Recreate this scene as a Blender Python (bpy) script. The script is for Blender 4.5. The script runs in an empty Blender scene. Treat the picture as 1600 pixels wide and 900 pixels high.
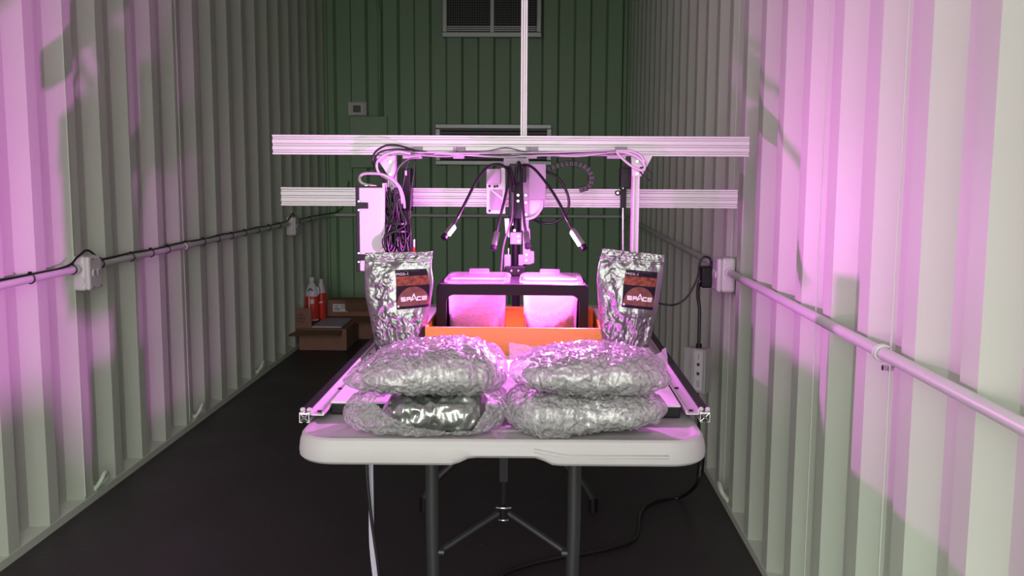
import bpy, bmesh, math, random
from mathutils import Vector, Matrix, noise
random.seed(7)
C = bpy.context.scene.collection
PI = math.pi

# ------------------------------------------------------------------ camera
F = 1500.0
CAM = Vector((0, 0, 1.24))
ROLL = math.radians(0.3)
u0, v0 = 38 / F, 183 / F
u1 = u0 * math.cos(ROLL) - v0 * math.sin(ROLL)
v1 = u0 * math.sin(ROLL) + v0 * math.cos(ROLL)
TH = math.atan(v1)
PS = math.atan(u1 * math.cos(TH))
fw = Vector((-math.sin(PS) * math.cos(TH), math.cos(PS) * math.cos(TH), -math.sin(TH)))
rt = Vector((math.cos(PS), math.sin(PS), 0))
up = rt.cross(fw)
r2 = rt * math.cos(ROLL) + up * math.sin(ROLL)
u2 = -rt * math.sin(ROLL) + up * math.cos(ROLL)
rt, up = r2, u2

def ray(px, py):
    return fw + rt * ((px - 800) / F) - up * ((py - 450) / F)
def W(px, py, Y):
    d = ray(px, py); return CAM + d * ((Y - CAM.y) / d.y)
def WX(px, py, X):
    d = ray(px, py); return CAM + d * ((X - CAM.x) / d.x)
def WZ(px, py, Z):
    d = ray(px, py); return CAM + d * ((Z - CAM.z) / d.z)
def proj(p):
    q = Vector(p) - CAM; z = q.dot(fw)
    return 800 + F * q.dot(rt) / z, 450 - F * q.dot(up) / z

cd = bpy.data.cameras.new('camera'); cam = bpy.data.objects.new('camera', cd); C.objects.link(cam)
cd.sensor_width = 36; cd.lens = 36 * F / 1600; cd.clip_start = 0.02
m4 = Matrix((rt, up, -fw)).transposed().to_4x4(); m4.translation = CAM
cam.matrix_world = m4
bpy.context.scene.camera = cam

# ------------------------------------------------------------------ materials
MATS = {}
def nodes(name):
    m = bpy.data.materials.new(name); m.use_nodes = True
    nt = m.node_tree; b = nt.nodes['Principled BSDF']
    return m, nt, b
def pmat(name, col, rough=.5, metal=0.0, bump=0.0, bscale=80, var=0.0, vscale=8, spec=None, **kw):
    m, nt, b = nodes(name)
    b.inputs['Base Color'].default_value = (*col, 1)
    b.inputs['Roughness'].default_value = rough
    b.inputs['Metallic'].default_value = metal
    if spec is not None: b.inputs['Specular IOR Level'].default_value = spec
    tc = nt.nodes.new('ShaderNodeTexCoord')
    if bump:
        n = nt.nodes.new('ShaderNodeTexNoise'); n.inputs['Scale'].default_value = bscale; n.inputs['Detail'].default_value = 3
        nt.links.new(tc.outputs['Object'], n.inputs['Vector'])
        bp = nt.nodes.new('ShaderNodeBump'); bp.inputs['Strength'].default_value = bump; bp.inputs['Distance'].default_value = .01
        nt.links.new(n.outputs['Fac'], bp.inputs['Height']); nt.links.new(bp.outputs['Normal'], b.inputs['Normal'])
    if var:
        n = nt.nodes.new('ShaderNodeTexNoise'); n.inputs['Scale'].default_value = vscale; n.inputs['Detail'].default_value = 4
        nt.links.new(tc.outputs['Object'], n.inputs['Vector'])
        r = nt.nodes.new('ShaderNodeValToRGB')
        r.color_ramp.elements[0].color = (*[c * (1 - var) for c in col], 1); r.color_ramp.elements[0].position = .3
        r.color_ramp.elements[1].color = (*[min(1, c * (1 + var)) for c in col], 1); r.color_ramp.elements[1].position = .7
        nt.links.new(n.outputs['Fac'], r.inputs['Fac']); nt.links.new(r.outputs['Color'], b.inputs['Base Color'])
    for k, v in kw.items(): b.inputs[k.replace('_', ' ')].default_value = v
    return m

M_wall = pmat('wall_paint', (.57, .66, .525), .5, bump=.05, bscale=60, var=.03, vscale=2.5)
M_back_dim = pmat('wall_paint_dimmed', (.25, .40, .235), .55, bump=.05, bscale=60, var=.03, vscale=2.5)  # wall green darkened to stand in for dim light at the far end
M_ceil = pmat('ceiling_paint', (.60, .67, .575), .6, bump=.05)
M_box_paint = pmat('painted_metal_green', (.27, .42, .25), .5, bump=.03)
M_alu = pmat('anodised_aluminium', (.60, .59, .59), .45, .45, bump=.015, bscale=300)
M_alub = pmat('brushed_bracket', (.60, .58, .59), .45, .25, bump=.02, bscale=300)
M_white = pmat('white_plastic', (.66, .65, .65), .42, bump=.02, bscale=400)
M_table = pmat('table_plastic', (.435, .425, .418), .5, bump=.06, bscale=500, var=.02, vscale=20)
M_board = pmat('white_board', (.78, .76, .78), .38, bump=.02, bscale=120)
M_black = pmat('black_plastic', (.008, .007, .009), .42, spec=.3, bump=.02, bscale=300)
M_frame = pmat('black_printed_plastic', (.006, .005, .007), .5, spec=.18, bump=.03, bscale=400)
M_cable = pmat('black_cable', (.008, .008, .009), .32, bump=.01)
M_leg = pmat('charcoal_powder_coat', (.022, .024, .025), .38, bump=.05, bscale=700)
M_steel = pmat('bright_steel', (.75, .75, .76), .22, 1.0, bump=.02, bscale=200)
M_grayp = pmat('grey_printed_plastic', (.36, .31, .37), .5, bump=.05, bscale=300)
M_tube = pmat('milky_tubing', (.80, .76, .80), .25, bump=.01, Transmission_Weight=.35)
M_conduit = pmat('conduit_pvc', (.62, .66, .60), .4, bump=.03, bscale=90, var=.03)
M_outlet = pmat('outlet_grey', (.66, .67, .64), .4, bump=.02)
M_card = pmat('cardboard', (.24, .125, .085), .8, bump=.1, bscale=60, var=.08, vscale=14)
M_carddark = pmat('cardboard_inner', (.15, .085, .045), .85, bump=.1, bscale=60, var=.1)
M_paper = pmat('paper', (.7, .68, .7), .7, bump=.02)
M_ink = pmat('dark_ink', (.03, .028, .03), .6, bump=.01)
M_red = pmat('red_plastic', (.62, .035, .02), .4, bump=.02)
M_jug = pmat('milky_jug', (.62, .60, .64), .4, bump=.02)
M_lav = pmat('lavender_strap', (.45, .42, .52), .5, bump=.02)
M_chain = pmat('chain_link_plastic', (.028, .025, .028), .45, bump=.03)
M_screen = pmat('grey_screen', (.07, .09, .075), .3, bump=.01)
M_vent = pmat('vent_metal', (.42, .45, .43), .4, .3, bump=.02)
M_dark = pmat('dark_cavity', (.012, .014, .012), .7, bump=.02)
M_mesh = pmat('wire_mesh', (.09, .10, .09), .5, .3, bump=.02)
M_driver = pmat('driver_aluminium', (.56, .54, .54), .4, .45, bump=.03, bscale=200)
M_drvlab = pmat('driver_label', (.66, .63, .65), .45, bump=.01)
M_labdark = pmat('label_black', (.012, .006, .015), .6, bump=.01, spec=.15)
M_labtext = pmat('label_white_ink', (.85, .82, .86), .5, bump=.01)
M_labgrey = pmat('label_grey_ink', (.13, .10, .13), .5, bump=.01)
M_strip = pmat('label_red_terrain', (.20, .06, .035), .65, spec=.15, bump=.06, bscale=300, var=.55, vscale=110)
M_planet = pmat('label_planet', (.17, .07, .055), .65, spec=.15, bump=.02, var=.35, vscale=45)
M_redled = pmat('red_plug', (.7, .03, .03), .35, bump=.01)

def m_floor():
    m, nt, b = nodes('dark_floor')
    tc = nt.nodes.new('ShaderNodeTexCoord')
    n = nt.nodes.new('ShaderNodeTexNoise'); n.inputs['Scale'].default_value = 48; n.inputs['Detail'].default_value = 2
    nt.links.new(tc.outputs['Object'], n.inputs['Vector'])
    r = nt.nodes.new('ShaderNodeValToRGB'); e = r.color_ramp.elements
    e[0].color = (.050, .042, .046, 1); e[0].position = .70
    e[1].color = (.16, .15, .15, 1); e[1].position = .78
    nt.links.new(n.outputs['Fac'], r.inputs['Fac'])
    n2 = nt.nodes.new('ShaderNodeTexNoise'); n2.inputs['Scale'].default_value = 3; n2.inputs['Detail'].default_value = 5
    nt.links.new(tc.outputs['Object'], n2.inputs['Vector'])
    mx = nt.nodes.new('ShaderNodeMixRGB'); mx.blend_type = 'MULTIPLY'; mx.inputs['Fac'].default_value = .6
    nt.links.new(r.outputs['Color'], mx.inputs[1]); nt.links.new(n2.outputs['Color'], mx.inputs[2])
    mg = nt.nodes.new('ShaderNodeRGBToBW'); nt.links.new(n2.outputs['Color'], mg.inputs[0]); nt.links.new(mg.outputs[0], mx.inputs[2])
    nt.links.new(mx.outputs[0], b.inputs['Base Color'])
    mr = nt.nodes.new('ShaderNodeMapRange'); mr.inputs['To Min'].default_value = .36; mr.inputs['To Max'].default_value = .6
    nt.links.new(n2.outputs['Fac'], mr.inputs[0]); nt.links.new(mr.outputs[0], b.inputs['Roughness'])
    b.inputs['Specular IOR Level'].default_value = .35
    bp = nt.nodes.new('ShaderNodeBump'); bp.inputs['Strength'].default_value = .12; bp.inputs['Distance'].default_value = .01
    nt.links.new(n.outputs['Fac'], bp.inputs['Height']); nt.links.new(bp.outputs['Normal'], b.inputs['Normal'])
    return m
M_floor = m_floor()

def m_orange():
    m, nt, b = nodes('orange_printed_plastic')
    b.inputs['Base Color'].default_value = (.50, .245, .012, 1); b.inputs['Roughness'].default_value = .42
    tc = nt.nodes.new('ShaderNodeTexCoord')
    w = nt.nodes.new('ShaderNodeTexWave'); w.bands_direction = 'Z'; w.inputs['Scale'].default_value = 110; w.inputs['Distortion'].default_value = .4
    nt.links.new(tc.outputs['Object'], w.inputs['Vector'])
    bp = nt.nodes.new('ShaderNodeBump'); bp.inputs['Strength'].default_value = .25; bp.inputs['Distance'].default_value = .001
    nt.links.new(w.outputs['Fac'], bp.inputs['Height']); nt.links.new(bp.outputs['Normal'], b.inputs['Normal'])
    return m
M_orange = m_orange()

def m_foil(name, col=(.80, .81, .80), rough=.2):
    m, nt, b = nodes(name)
    b.inputs['Base Color'].default_value = (*col, 1); b.inputs['Metallic'].default_value = .92; b.inputs['Roughness'].default_value = rough
    tc = nt.nodes.new('ShaderNodeTexCoord')
    n = nt.nodes.new('ShaderNodeTexNoise'); n.inputs['Scale'].default_value = 30; n.inputs['Detail'].default_value = 5; n.inputs['Distortion'].default_value = 1.2
    v = nt.nodes.new('ShaderNodeTexVoronoi'); v.feature = 'F1'; v.distance = 'CHEBYCHEV'; v.inputs['Scale'].default_value = 28
    for x in (n, v): nt.links.new(tc.outputs['Object'], x.inputs['Vector'])
    mx = nt.nodes.new('ShaderNodeMath'); mx.operation = 'MULTIPLY_ADD'; mx.inputs[1].default_value = .35
    nt.links.new(v.outputs['Distance'], mx.inputs[0]); nt.links.new(n.outputs['Fac'], mx.inputs[2])
    bp = nt.nodes.new('ShaderNodeBump'); bp.inputs['Strength'].default_value = .30; bp.inputs['Distance'].default_value = .006
    nt.links.new(mx.outputs[0], bp.inputs['Height']); nt.links.new(bp.outputs['Normal'], b.inputs['Normal'])
    return m
M_foil = m_foil('silver_foil', (.27, .275, .27), .31)
M_foil2 = m_foil('bright_silver_foil', (.80, .81, .79), .42)
M_foil3 = m_foil('torn_bag_foil', (.42, .45, .42), .26)

def m_bubble():
    m, nt, b = nodes('bubble_wrap_film')
    out = nt.nodes['Material Output']
    tc = nt.nodes.new('ShaderNodeTexCoord')
    v = nt.nodes.new('ShaderNodeTexVoronoi'); v.feature = 'SMOOTH_F1'; v.inputs['Scale'].default_value = 120; v.inputs['Smoothness'].default_value = .25
    n = nt.nodes.new('ShaderNodeTexNoise'); n.noise_type = 'RIDGED_MULTIFRACTAL'; n.inputs['Scale'].default_value = 62; n.inputs['Detail'].default_value = 4; n.inputs['Distortion'].default_value = 1.2
    for x in (v, n): nt.links.new(tc.outputs['Object'], x.inputs['Vector'])
    mm = nt.nodes.new('ShaderNodeMath'); mm.operation = 'MULTIPLY_ADD'; mm.inputs[1].default_value = -.8
    nt.links.new(v.outputs['Distance'], mm.inputs[0]); nt.links.new(n.outputs['Fac'], mm.inputs[2])
    bp = nt.nodes.new('ShaderNodeBump'); bp.inputs['Strength'].default_value = .9; bp.inputs['Distance'].default_value = .010
    nt.links.new(mm.outputs[0], bp.inputs['Height'])
    b.inputs['Base Color'].default_value = (.66, .665, .655, 1); b.inputs['Roughness'].default_value = .10
    b.inputs['Specular IOR Level'].default_value = 1.0; b.inputs['Coat Weight'].default_value = .7; b.inputs['Coat Roughness'].default_value = .06
    nt.links.new(bp.outputs['Normal'], b.inputs['Normal']); nt.links.new(bp.outputs['Normal'], b.inputs['Coat Normal'])
    tr = nt.nodes.new('ShaderNodeBsdfTransparent'); tr.inputs[0].default_value = (.97, .97, .97, 1)
    tl = nt.nodes.new('ShaderNodeBsdfTranslucent'); tl.inputs[0].default_value = (.7, .7, .7, 1)
    m1 = nt.nodes.new('ShaderNodeMixShader'); m1.inputs[0].default_value = .25
    nt.links.new(b.outputs[0], m1.inputs[1]); nt.links.new(tl.outputs[0], m1.inputs[2])
    lw = nt.nodes.new('ShaderNodeLayerWeight'); lw.inputs['Blend'].default_value = .35
    nt.links.new(bp.outputs['Normal'], lw.inputs['Normal'])
    mr = nt.nodes.new('ShaderNodeMapRange'); mr.inputs['To Min'].default_value = .40; mr.inputs['To Max'].default_value = .85
    nt.links.new(lw.outputs['Facing'], mr.inputs[0])
    m2 = nt.nodes.new('ShaderNodeMixShader')
    nt.links.new(mr.outputs[0], m2.inputs[0]); nt.links.new(tr.outputs[0], m2.inputs[1]); nt.links.new(m1.outputs[0], m2.inputs[2])
    nt.links.new(m2.outputs[0], out.inputs[0])
    return m
M_bubble = m_bubble()

def m_frost(name, opac=.5, col=(.85, .82, .85), bump=.4, bscale=500):
    m, nt, b = nodes(name)
    out = nt.nodes['Material Output']
    tc = nt.nodes.new('ShaderNodeTexCoord')
    n = nt.nodes.new('ShaderNodeTexVoronoi'); n.inputs['Scale'].default_value = bscale
    nt.links.new(tc.outputs['Object'], n.inputs['Vector'])
    bp = nt.nodes.new('ShaderNodeBump'); bp.inputs['Strength'].default_value = bump; bp.inputs['Distance'].default_value = .002
    nt.links.new(n.outputs['Distance'], bp.inputs['Height'])
    b.inputs['Base Color'].default_value = (*col, 1); b.inputs['Roughness'].default_value = .25
    nt.links.new(bp.outputs['Normal'], b.inputs['Normal'])
    tl = nt.nodes.new('ShaderNodeBsdfTranslucent'); tl.inputs[0].default_value = (*col, 1)
    m1 = nt.nodes.new('ShaderNodeMixShader'); m1.inputs[0].default_value = .6
    nt.links.new(b.outputs[0], m1.inputs[1]); nt.links.new(tl.outputs[0], m1.inputs[2])
    tr = nt.nodes.new('ShaderNodeBsdfTransparent')
    m2 = nt.nodes.new('ShaderNodeMixShader'); m2.inputs[0].default_value = opac
    nt.links.new(tr.outputs[0], m2.inputs[1]); nt.links.new(m1.outputs[0], m2.inputs[2])
    nt.links.new(m2.outputs[0], out.inputs[0])
    return m
M_tub = m_frost('frosted_tub', .24, (.7, .66, .7))
M_lid = m_frost('clear_lid', .22, (.7, .67, .7), .1)
M_soil = pmat('red_regolith', (.15, .05, .03), .9, bump=.8, bscale=160, var=.35, vscale=120)

def m_emit(name, col, s):
    m, nt, b = nodes(name)
    b.inputs['Base Color'].default_value = (.9, .9, .9, 1)
    b.inputs['Emission Color'].default_value = (*col, 1); b.inputs['Emission Strength'].default_value = s
    return m
M_led = m_emit('grow_led', (1, .62, 1), 25)
M_gled = m_emit('green_indicator', (.3, 1, .5), 1.2)
M_rled = m_emit('red_indicator', (1, .12, .1), 1.2)

# ------------------------------------------------------------------ mesh helper
ORG = {}
class MB:
    def __init__(s): s.v = []; s.f = []
    def add(s, vs, fs):
        o = len(s.v); s.v += [Vector(p) for p in vs]; s.f += [tuple(i + o for i in f) for f in fs]; return s
    def box(s, x0, x1, y0, y1, z0, z1, rot=None, piv=None):
        vs = [Vector((x, y, z)) for x in (x0, x1) for y in (y0, y1) for z in (z0, z1)]
        if rot is not None:
            c = Vector(piv) if piv is not None else Vector(((x0 + x1) / 2, (y0 + y1) / 2, (z0 + z1) / 2))
            vs = [c + rot @ (p - c) for p in vs]
        return s.add(vs, [(0, 1, 3, 2), (4, 6, 7, 5), (0, 4, 5, 1), (2, 3, 7, 6), (0, 2, 6, 4), (1, 5, 7, 3)])
    def pbox(s, a, b, c, d, Y, dep):
        """front face of a box of depth dep in the plane y=Y, given as picture corners"""
        xm, ym = (a + c) / 2, (b + d) / 2
        x0, x1 = sorted((W(a, ym, Y).x, W(c, ym, Y).x)); z0, z1 = sorted((W(xm, b, Y).z, W(xm, d, Y).z))
        return s.box(x0, x1, min(Y, Y + dep), max(Y, Y + dep), z0, z1)
    def prism(s, poly, axis, a0, a1):
        n = len(poly)
        def mk(p, a):
            return {'x': (a, p[0], p[1]), 'y': (p[0], a, p[1]), 'z': (p[0], p[1], a)}[axis]
        vs = [mk(p, a0) for p in poly] + [mk(p, a1) for p in poly]
        fs = [(i, (i + 1) % n, n + (i + 1) % n, n + i) for i in range(n)]
        fs += [tuple(range(n))[::-1], tuple(range(n, 2 * n))]
        return s.add(vs, fs)
    def tube(s, pts, r, n=10, caps=True):
        pts = [Vector(p) for p in pts]; k = len(pts); rs = r if isinstance(r, (list, tuple)) else [r] * k
        tang = [(pts[min(i + 1, k - 1)] - pts[max(i - 1, 0)]).normalized() for i in range(k)]
        ref = Vector((0, 0, 1)) if abs(tang[0].z) < .9 else Vector((1, 0, 0))
        nrm = tang[0].cross(ref).normalized(); vs = []; 
        for i in range(k):
            nrm = (nrm - tang[i] * nrm.dot(tang[i])).normalized(); bn = tang[i].cross(nrm)
            for j in range(n):
                a = 2 * PI * j / n; vs.append(pts[i] + (nrm * math.cos(a) + bn * math.sin(a)) * rs[i])
        fs = [(i * n + j, i * n + (j + 1) % n, (i + 1) * n + (j + 1) % n, (i + 1) * n + j) for i in range(k - 1) for j in range(n)]
        if caps: fs += [tuple(range(n))[::-1], tuple(range((k - 1) * n, k * n))]
        return s.add(vs, fs)
    def cyl(s, p0, p1, r, n=16): return s.tube([p0, p1], r, n)
    def ring(s, c, nrm, R, r, n=24, m=8, a0=0, a1=2 * PI):
        nrm = Vector(nrm).normalized(); t = nrm.orthogonal().normalized(); b = nrm.cross(t)
        pts = [Vector(c) + (t * math.cos(a0 + (a1 - a0) * i / n) + b * math.sin(a0 + (a1 - a0) * i / n)) * R for i in range(n + 1)]
        return s.tube(pts, r, m)
    def grid(s, fn, nu, nv, wrap_u=False):
        vs = [fn(i / nu, j / nv) for j in range(nv + 1) for i in range(nu + (0 if wrap_u else 1))]
        c = nu if wrap_u else nu + 1
        fs = [(j * c + i, j * c + (i + 1) % c, (j + 1) * c + (i + 1) % c, (j + 1) * c + i) for j in range(nv) for i in range(nu)]
        return s.add(vs, fs)
    def lathe(s, prof, c, n=24, sx=1, sy=1):
        c = Vector(c); k = len(prof)
        vs = [c + Vector((r * sx * math.cos(2 * PI * j / n), r * sy * math.sin(2 * PI * j / n), z)) for r, z in prof for j in range(n)]
        fs = [(i * n + j, i * n + (j + 1) % n, (i + 1) * n + (j + 1) % n, (i + 1) * n + j) for i in range(k - 1) for j in range(n)]
        fs += [tuple(range(n))[::-1], tuple(range((k - 1) * n, k * n))]
        return s.add(vs, fs)
    def build(s, name, mat, parent=None, smooth=False, bevel=0, loc=None, seg=2, label=None):
        if parent is not None: o0 = ORG[parent.name]
        elif loc is not None: o0 = Vector(loc)
        else:
            xs = [p.x for p in s.v]; ys = [p.y for p in s.v]; zs = [p.z for p in s.v]
            o0 = Vector(((min(xs) + max(xs)) / 2, (min(ys) + max(ys)) / 2, min(zs)))
        me = bpy.data.meshes.new(name)
        me.from_pydata([p - o0 for p in s.v], [], s.f)
        bm = bmesh.new(); bm.from_mesh(me); bmesh.ops.recalc_face_normals(bm, faces=bm.faces); bm.to_mesh(me); bm.free()
        me.materials.append(mat)
        if smooth is True: me.polygons.foreach_set('use_smooth', [True] * len(me.polygons))
        elif smooth:
            me.polygons.foreach_set('use_smooth', [True] * len(me.polygons))
            me.set_sharp_from_angle(angle=math.radians(smooth))
        o = bpy.data.objects.new(name, me); C.objects.link(o)
        if parent is not None: o.parent = parent
        else: o.location = o0
        ORG[o.name] = o0
        if bevel:
            b = o.modifiers.new('bevel', 'BEVEL'); b.width = bevel; b.segments = seg; b.limit_method = 'ANGLE'; b.angle_limit = math.radians(40)
        if label: o['label'] = label
        return o

def tag(o, label, cat, group=None, kind=None):
    o['label'] = label; o['category'] = cat
    if group: o['group'] = group
    if kind: o['kind'] = kind
    return o
def thing(name, label, cat, loc, group=None):
    o = bpy.data.objects.new(name, None); C.objects.link(o); o.location = loc; o.empty_display_size = .05
    ORG[o.name] = Vector(loc); return tag(o, label, cat, group)
def struct(o): o['kind'] = 'structure'; return o
def dup(root, loc, label, group=None):
    r = root.copy(); C.objects.link(r); r.location = loc; r['label'] = label; ORG[r.name] = Vector(loc)
    for ch in list(root.children):
        c = ch.copy(); C.objects.link(c); c.parent = r
        for g in list(ch.children):
            d = g.copy(); C.objects.link(d); d.parent = c
    return r
def cat(pts, n=8):
    """Catmull-Rom through points"""
    P = [Vector(p) for p in pts]; P = [P[0] * 2 - P[1]] + P + [P[-1] * 2 - P[-2]]; out = []
    for i in range(1, len(P) - 2):
        a, b, c, d = P[i - 1:i + 3]
        for k in range(n):
            t = k / n
            out.append(.5 * ((2 * b) + (c - a) * t + (2 * a - 5 * b + 4 * c - d) * t * t + (3 * b - a - 3 * c + d) * t ** 3))
    out.append(P[-2]); return out
def rrect(x0, x1, y0, y1, r, n=6):
    out = []
    for cx, cy, a in ((x1 - r, y1 - r, 0), (x0 + r, y1 - r, 90), (x0 + r, y0 + r, 180), (x1 - r, y0 + r, 270)):
        for i in range(n + 1):
            t = math.radians(a + 90 * i / n); out.append((cx + r * math.cos(t), cy + r * math.sin(t)))
    return out
def lerp(a, b, t): return a + (b - a) * t
def interp(tab, x):
    if x <= tab[0][0]: return tab[0][1]
    for (a, b), (c, d) in zip(tab, tab[1:]):
        if x <= c: 
            t = (x - a) / (c - a); t = t * t * (3 - 2 * t) * .5 + t * .5
            return b + (d - b) * t
    return tab[-1][1]
def N3(x, y, z=0.0): return noise.noise((x, y, z))

# ------------------------------------------------------------------ setting
XL, XR, YB, YF, H = -1.65, .712, 7.62, -.9, 2.69
DEP, PITCH = .036, .2585
def corrugated(name, side, phase):
    """phase: y where the slope facing the camera starts on the outer plane"""
    X = XL if side < 0 else XR
    prof = []; k = int((YF - phase) / PITCH) - 1
    y = phase + k * PITCH
    while y < YB + .3:
        prof += [(X + side * DEP, y), (X, y + .066), (X, y + .131), (X + side * DEP, y + .192)]
        y += PITCH
    def clipped(pr):
        out = []
        for (x, yy), (x2, y2) in zip(pr, pr[1:]):
            if yy < YF and y2 > YF: out.append((x + (x2 - x) * (YF - yy) / (y2 - yy), YF))
            if YF <= yy <= YB: out.append((x, yy))
            if yy < YB and y2 > YB: out.append((x + (x2 - x) * (YB - yy) / (y2 - yy), YB))
        return out
    pr = clipped(prof); n = len(pr); o = X + side * (DEP + .03)
    # inner and outer sheets with thickness
    vs = [(x, y, z) for x, y in pr for z in (0, H)] + [(o, y, z) for x, y in pr for z in (0, H)]
    fs = []
    for i in range(n - 1):
        fs += [(2 * i, 2 * i + 1, 2 * i + 3, 2 * i + 2), (2 * n + 2 * i, 2 * n + 2 * i + 2, 2 * n + 2 * i + 3, 2 * n + 2 * i + 1),
               (2 * i + 1, 2 * n + 2 * i + 1, 2 * n + 2 * i + 3, 2 * i + 3), (2 * i, 2 * i + 2, 2 * n + 2 * i + 2, 2 * n + 2 * i)]
    fs += [(0, 2 * n, 2 * n + 1, 1), (2 * n - 2, 2 * n - 1, 4 * n - 1, 4 * n - 2)]
    return struct(MB().add(vs, fs).build(name, M_wall, loc=(X, 0, 0), bevel=0))
corrugated('wall_left', -1, 3.05)
corrugated('wall_right', 1, 1.465)
# back wall, 0.25 m corrugation
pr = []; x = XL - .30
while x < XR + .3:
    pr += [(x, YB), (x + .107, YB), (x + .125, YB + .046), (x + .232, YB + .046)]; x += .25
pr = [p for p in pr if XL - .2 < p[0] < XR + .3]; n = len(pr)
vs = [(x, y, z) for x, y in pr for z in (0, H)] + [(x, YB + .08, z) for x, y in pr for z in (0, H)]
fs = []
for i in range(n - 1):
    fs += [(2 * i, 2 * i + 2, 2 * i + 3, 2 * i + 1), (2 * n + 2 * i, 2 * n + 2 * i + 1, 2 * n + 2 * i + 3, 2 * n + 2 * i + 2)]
struct(MB().add(vs, fs).build('wall_back', M_back_dim, loc=(-.475, YB, 0)))
struct(MB().box(XL - .1, XR + .1, YF, YB + .1, -.05, 0).build('floor', M_floor, loc=(0, 0, 0)))
struct(MB().box(XL - .1, XR + .1, YF, YB + .1, H, H + .05).build('ceiling', M_ceil, loc=(0, 0, H)))
for nm, X, s in (('left', XL, -1), ('right', XR, 1)):
    poly = [(X - s * .002, 0), (X - s * .002, .028), (X + s * .045, .055), (X + s * .045, 0)]
    struct(MB().prism(poly, 'y', YF, YB).build('baseboard_' + nm, M_wall, loc=(X, 0, 0)))
struct(MB().box(XL - .02, XL + .012, YB - .03, YB + .05, 0, H).build('trim_6', M_back_dim, bevel=.006)); struct(MB().box(XR - .012, XR + .02, YB - .03, YB + .05, 0, H).build('trim_7', M_back_dim, bevel=.006))
# vertical weld seams on the side walls
def seam(k, px, X):
    p = WX(px, 300, X); struct(MB().box(p.x - .0015, p.x + .0015, p.y - .003, p.y + .003, .04, H).build('trim_%d' % k, M_wall, bevel=.002))
seam(1, 1405, XR - .001); seam(2, 1283, XR - .001); seam(3, 1146, XR - .001)
seam(4, 284, XL + .001); seam(5, 110, XL + .001)

# ------------------------------------------------------------------ back wall fittings
YW = YB - .004
t = thing('air_vent', 'tall mesh-covered vent at the top of the green back wall', 'vent', W(768, 58, YW))
m = MB()
a, b, c, d = 691, -60, 846, 58
for r in ((a, d - 8, c, d), (a, b + 8, a + 7, d - 8), (c - 7, b + 8, c, d - 8), (a, b, c, b + 8)): m.pbox(*r, YW - .03, .03)
m.build('frame', M_vent, t, bevel=.004)
MB().pbox(766, b, 772, d - 6, YW - .028, .02).build('mullion', M_vent, t, bevel=.002)
MB().pbox(a + 4, b + 4, c - 4, d - 4, YW - .006, .004).build('backing', M_dark, t)
m = MB()
for i in range(38): 
    xx = a + 7 + (c - a - 14) * i / 37; m.pbox(xx - .5, b, xx + .5, d - 5, YW - .020, .003)
for i in range(28):
    yy = b + 8 + (d - b - 14) * i / 27; m.pbox(a + 5, yy - .5, c - 5, yy + .5, YW - .017, .003)
m.build('mesh_screen', M_mesh, t)
m = MB()
for i in range(3): m.pbox(a + 6, d - 17 + i * 3, c - 6, d - 15.5 + i * 3, YW - .024, .004)
m.build('sill_bars', M_vent, t)

t = thing('air_grille', 'wide louvred air grille on the back wall behind the upper beam', 'vent', W(770, 258, YW))
a, b, c, d = 680, 194, 862, 258
m = MB()
for r in ((a, b, c, b + 7), (a, d - 7, c, d), (a, b + 7, a + 8, d - 7), (c - 8, b + 7, c, d - 7)): m.pbox(*r, YW - .025, .025)
m.build('frame', M_vent, t, bevel=.005)
MB().pbox(a + 6, b + 6, c - 6, d - 6, YW - .005, .003).build('backing', M_dark, t)
for i in range(9):
    yy = b + 8.5 + i * 5.6; p = W(a + 8, yy, YW - .012); q = W(c - 8, yy, YW - .012)
    MB().box(p.x, q.x, p.y - .009, p.y + .009, p.z - .0045, p.z + .0045, rot=Matrix.Rotation(-.6, 3, 'X')).build('louvre', M_vent, t)

t = thing('thermostat', 'small white thermostat with a grey screen on the green back wall', 'thermostat', W(558, 181, YW))
MB().pbox(543.5, 159, 572.5, 181, YW - .012, .014).build('back_plate', M_white, t, bevel=.006)
MB().pbox(548, 160.5, 569, 180, YW - .03, .02).build('housing', M_white, t, bevel=.005)
MB().pbox(551.5, 164.5, 563.5, 175.5, YW - .032, .004).build('screen', M_screen, t)
o = MB().pbox(547, 181.6, 605, 262, YW - .04, .04).build('electrical_panel', M_box_paint, None, bevel=.004)
tag(o, 'flat green-painted metal box below the thermostat', 'electrical box')
o = MB().tube([W(590, -40, YW - .012), W(590, 8, YW - .012), W(593, 20, YW - .012), W(593, 180.5, YW - .012)], .011, 8).build('conduit_pipe', M_box_paint, None, smooth=True)
tag(o, 'thin green-painted vertical conduit running up the back wall above the box', 'conduit')

# ------------------------------------------------------------------ conduits, outlets and wall cables
ZC = .885; R_ = .0128
XCL, XCR = XL + .022, XR - .022
cl = thing('conduit_pipe', 'pale horizontal conduit along the left corrugated wall', 'conduit', (XCL, 3.6, ZC))
MB().tube([(XCL, YF + .3, ZC), (XCL, YB - .12, ZC)], R_, 14).build('pipe', M_conduit, cl, smooth=60)
for px in (292,):
    p = WX(px, 387, XCL); MB().tube([(XCL, p.y - .03, ZC), (XCL, p.y + .03, ZC)], R_ + .004, 14).build('coupling', M_conduit, cl, smooth=60)
cb = thing('conduit_pipe', 'green-painted horizontal conduit across the lower back wall', 'conduit', (-.475, YB - .06, ZC))
pts = cat([(XCL, YB - .118, ZC), (XCL + .03, YB - .06, ZC), (XCL + .10, YB - .025, ZC), (-.5, YB - .022, ZC), (XCR - .10, YB - .025, ZC), (XCR - .03, YB - .06, ZC), (XCR, YB - .118, ZC)], 6)
MB().tube(pts, R_, 12).build('pipe', M_conduit, cb, smooth=60)
cr = thing('conduit_pipe', 'pale horizontal conduit along the right wall in front of the outlet', 'conduit', (XCR, 3., ZC))
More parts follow.
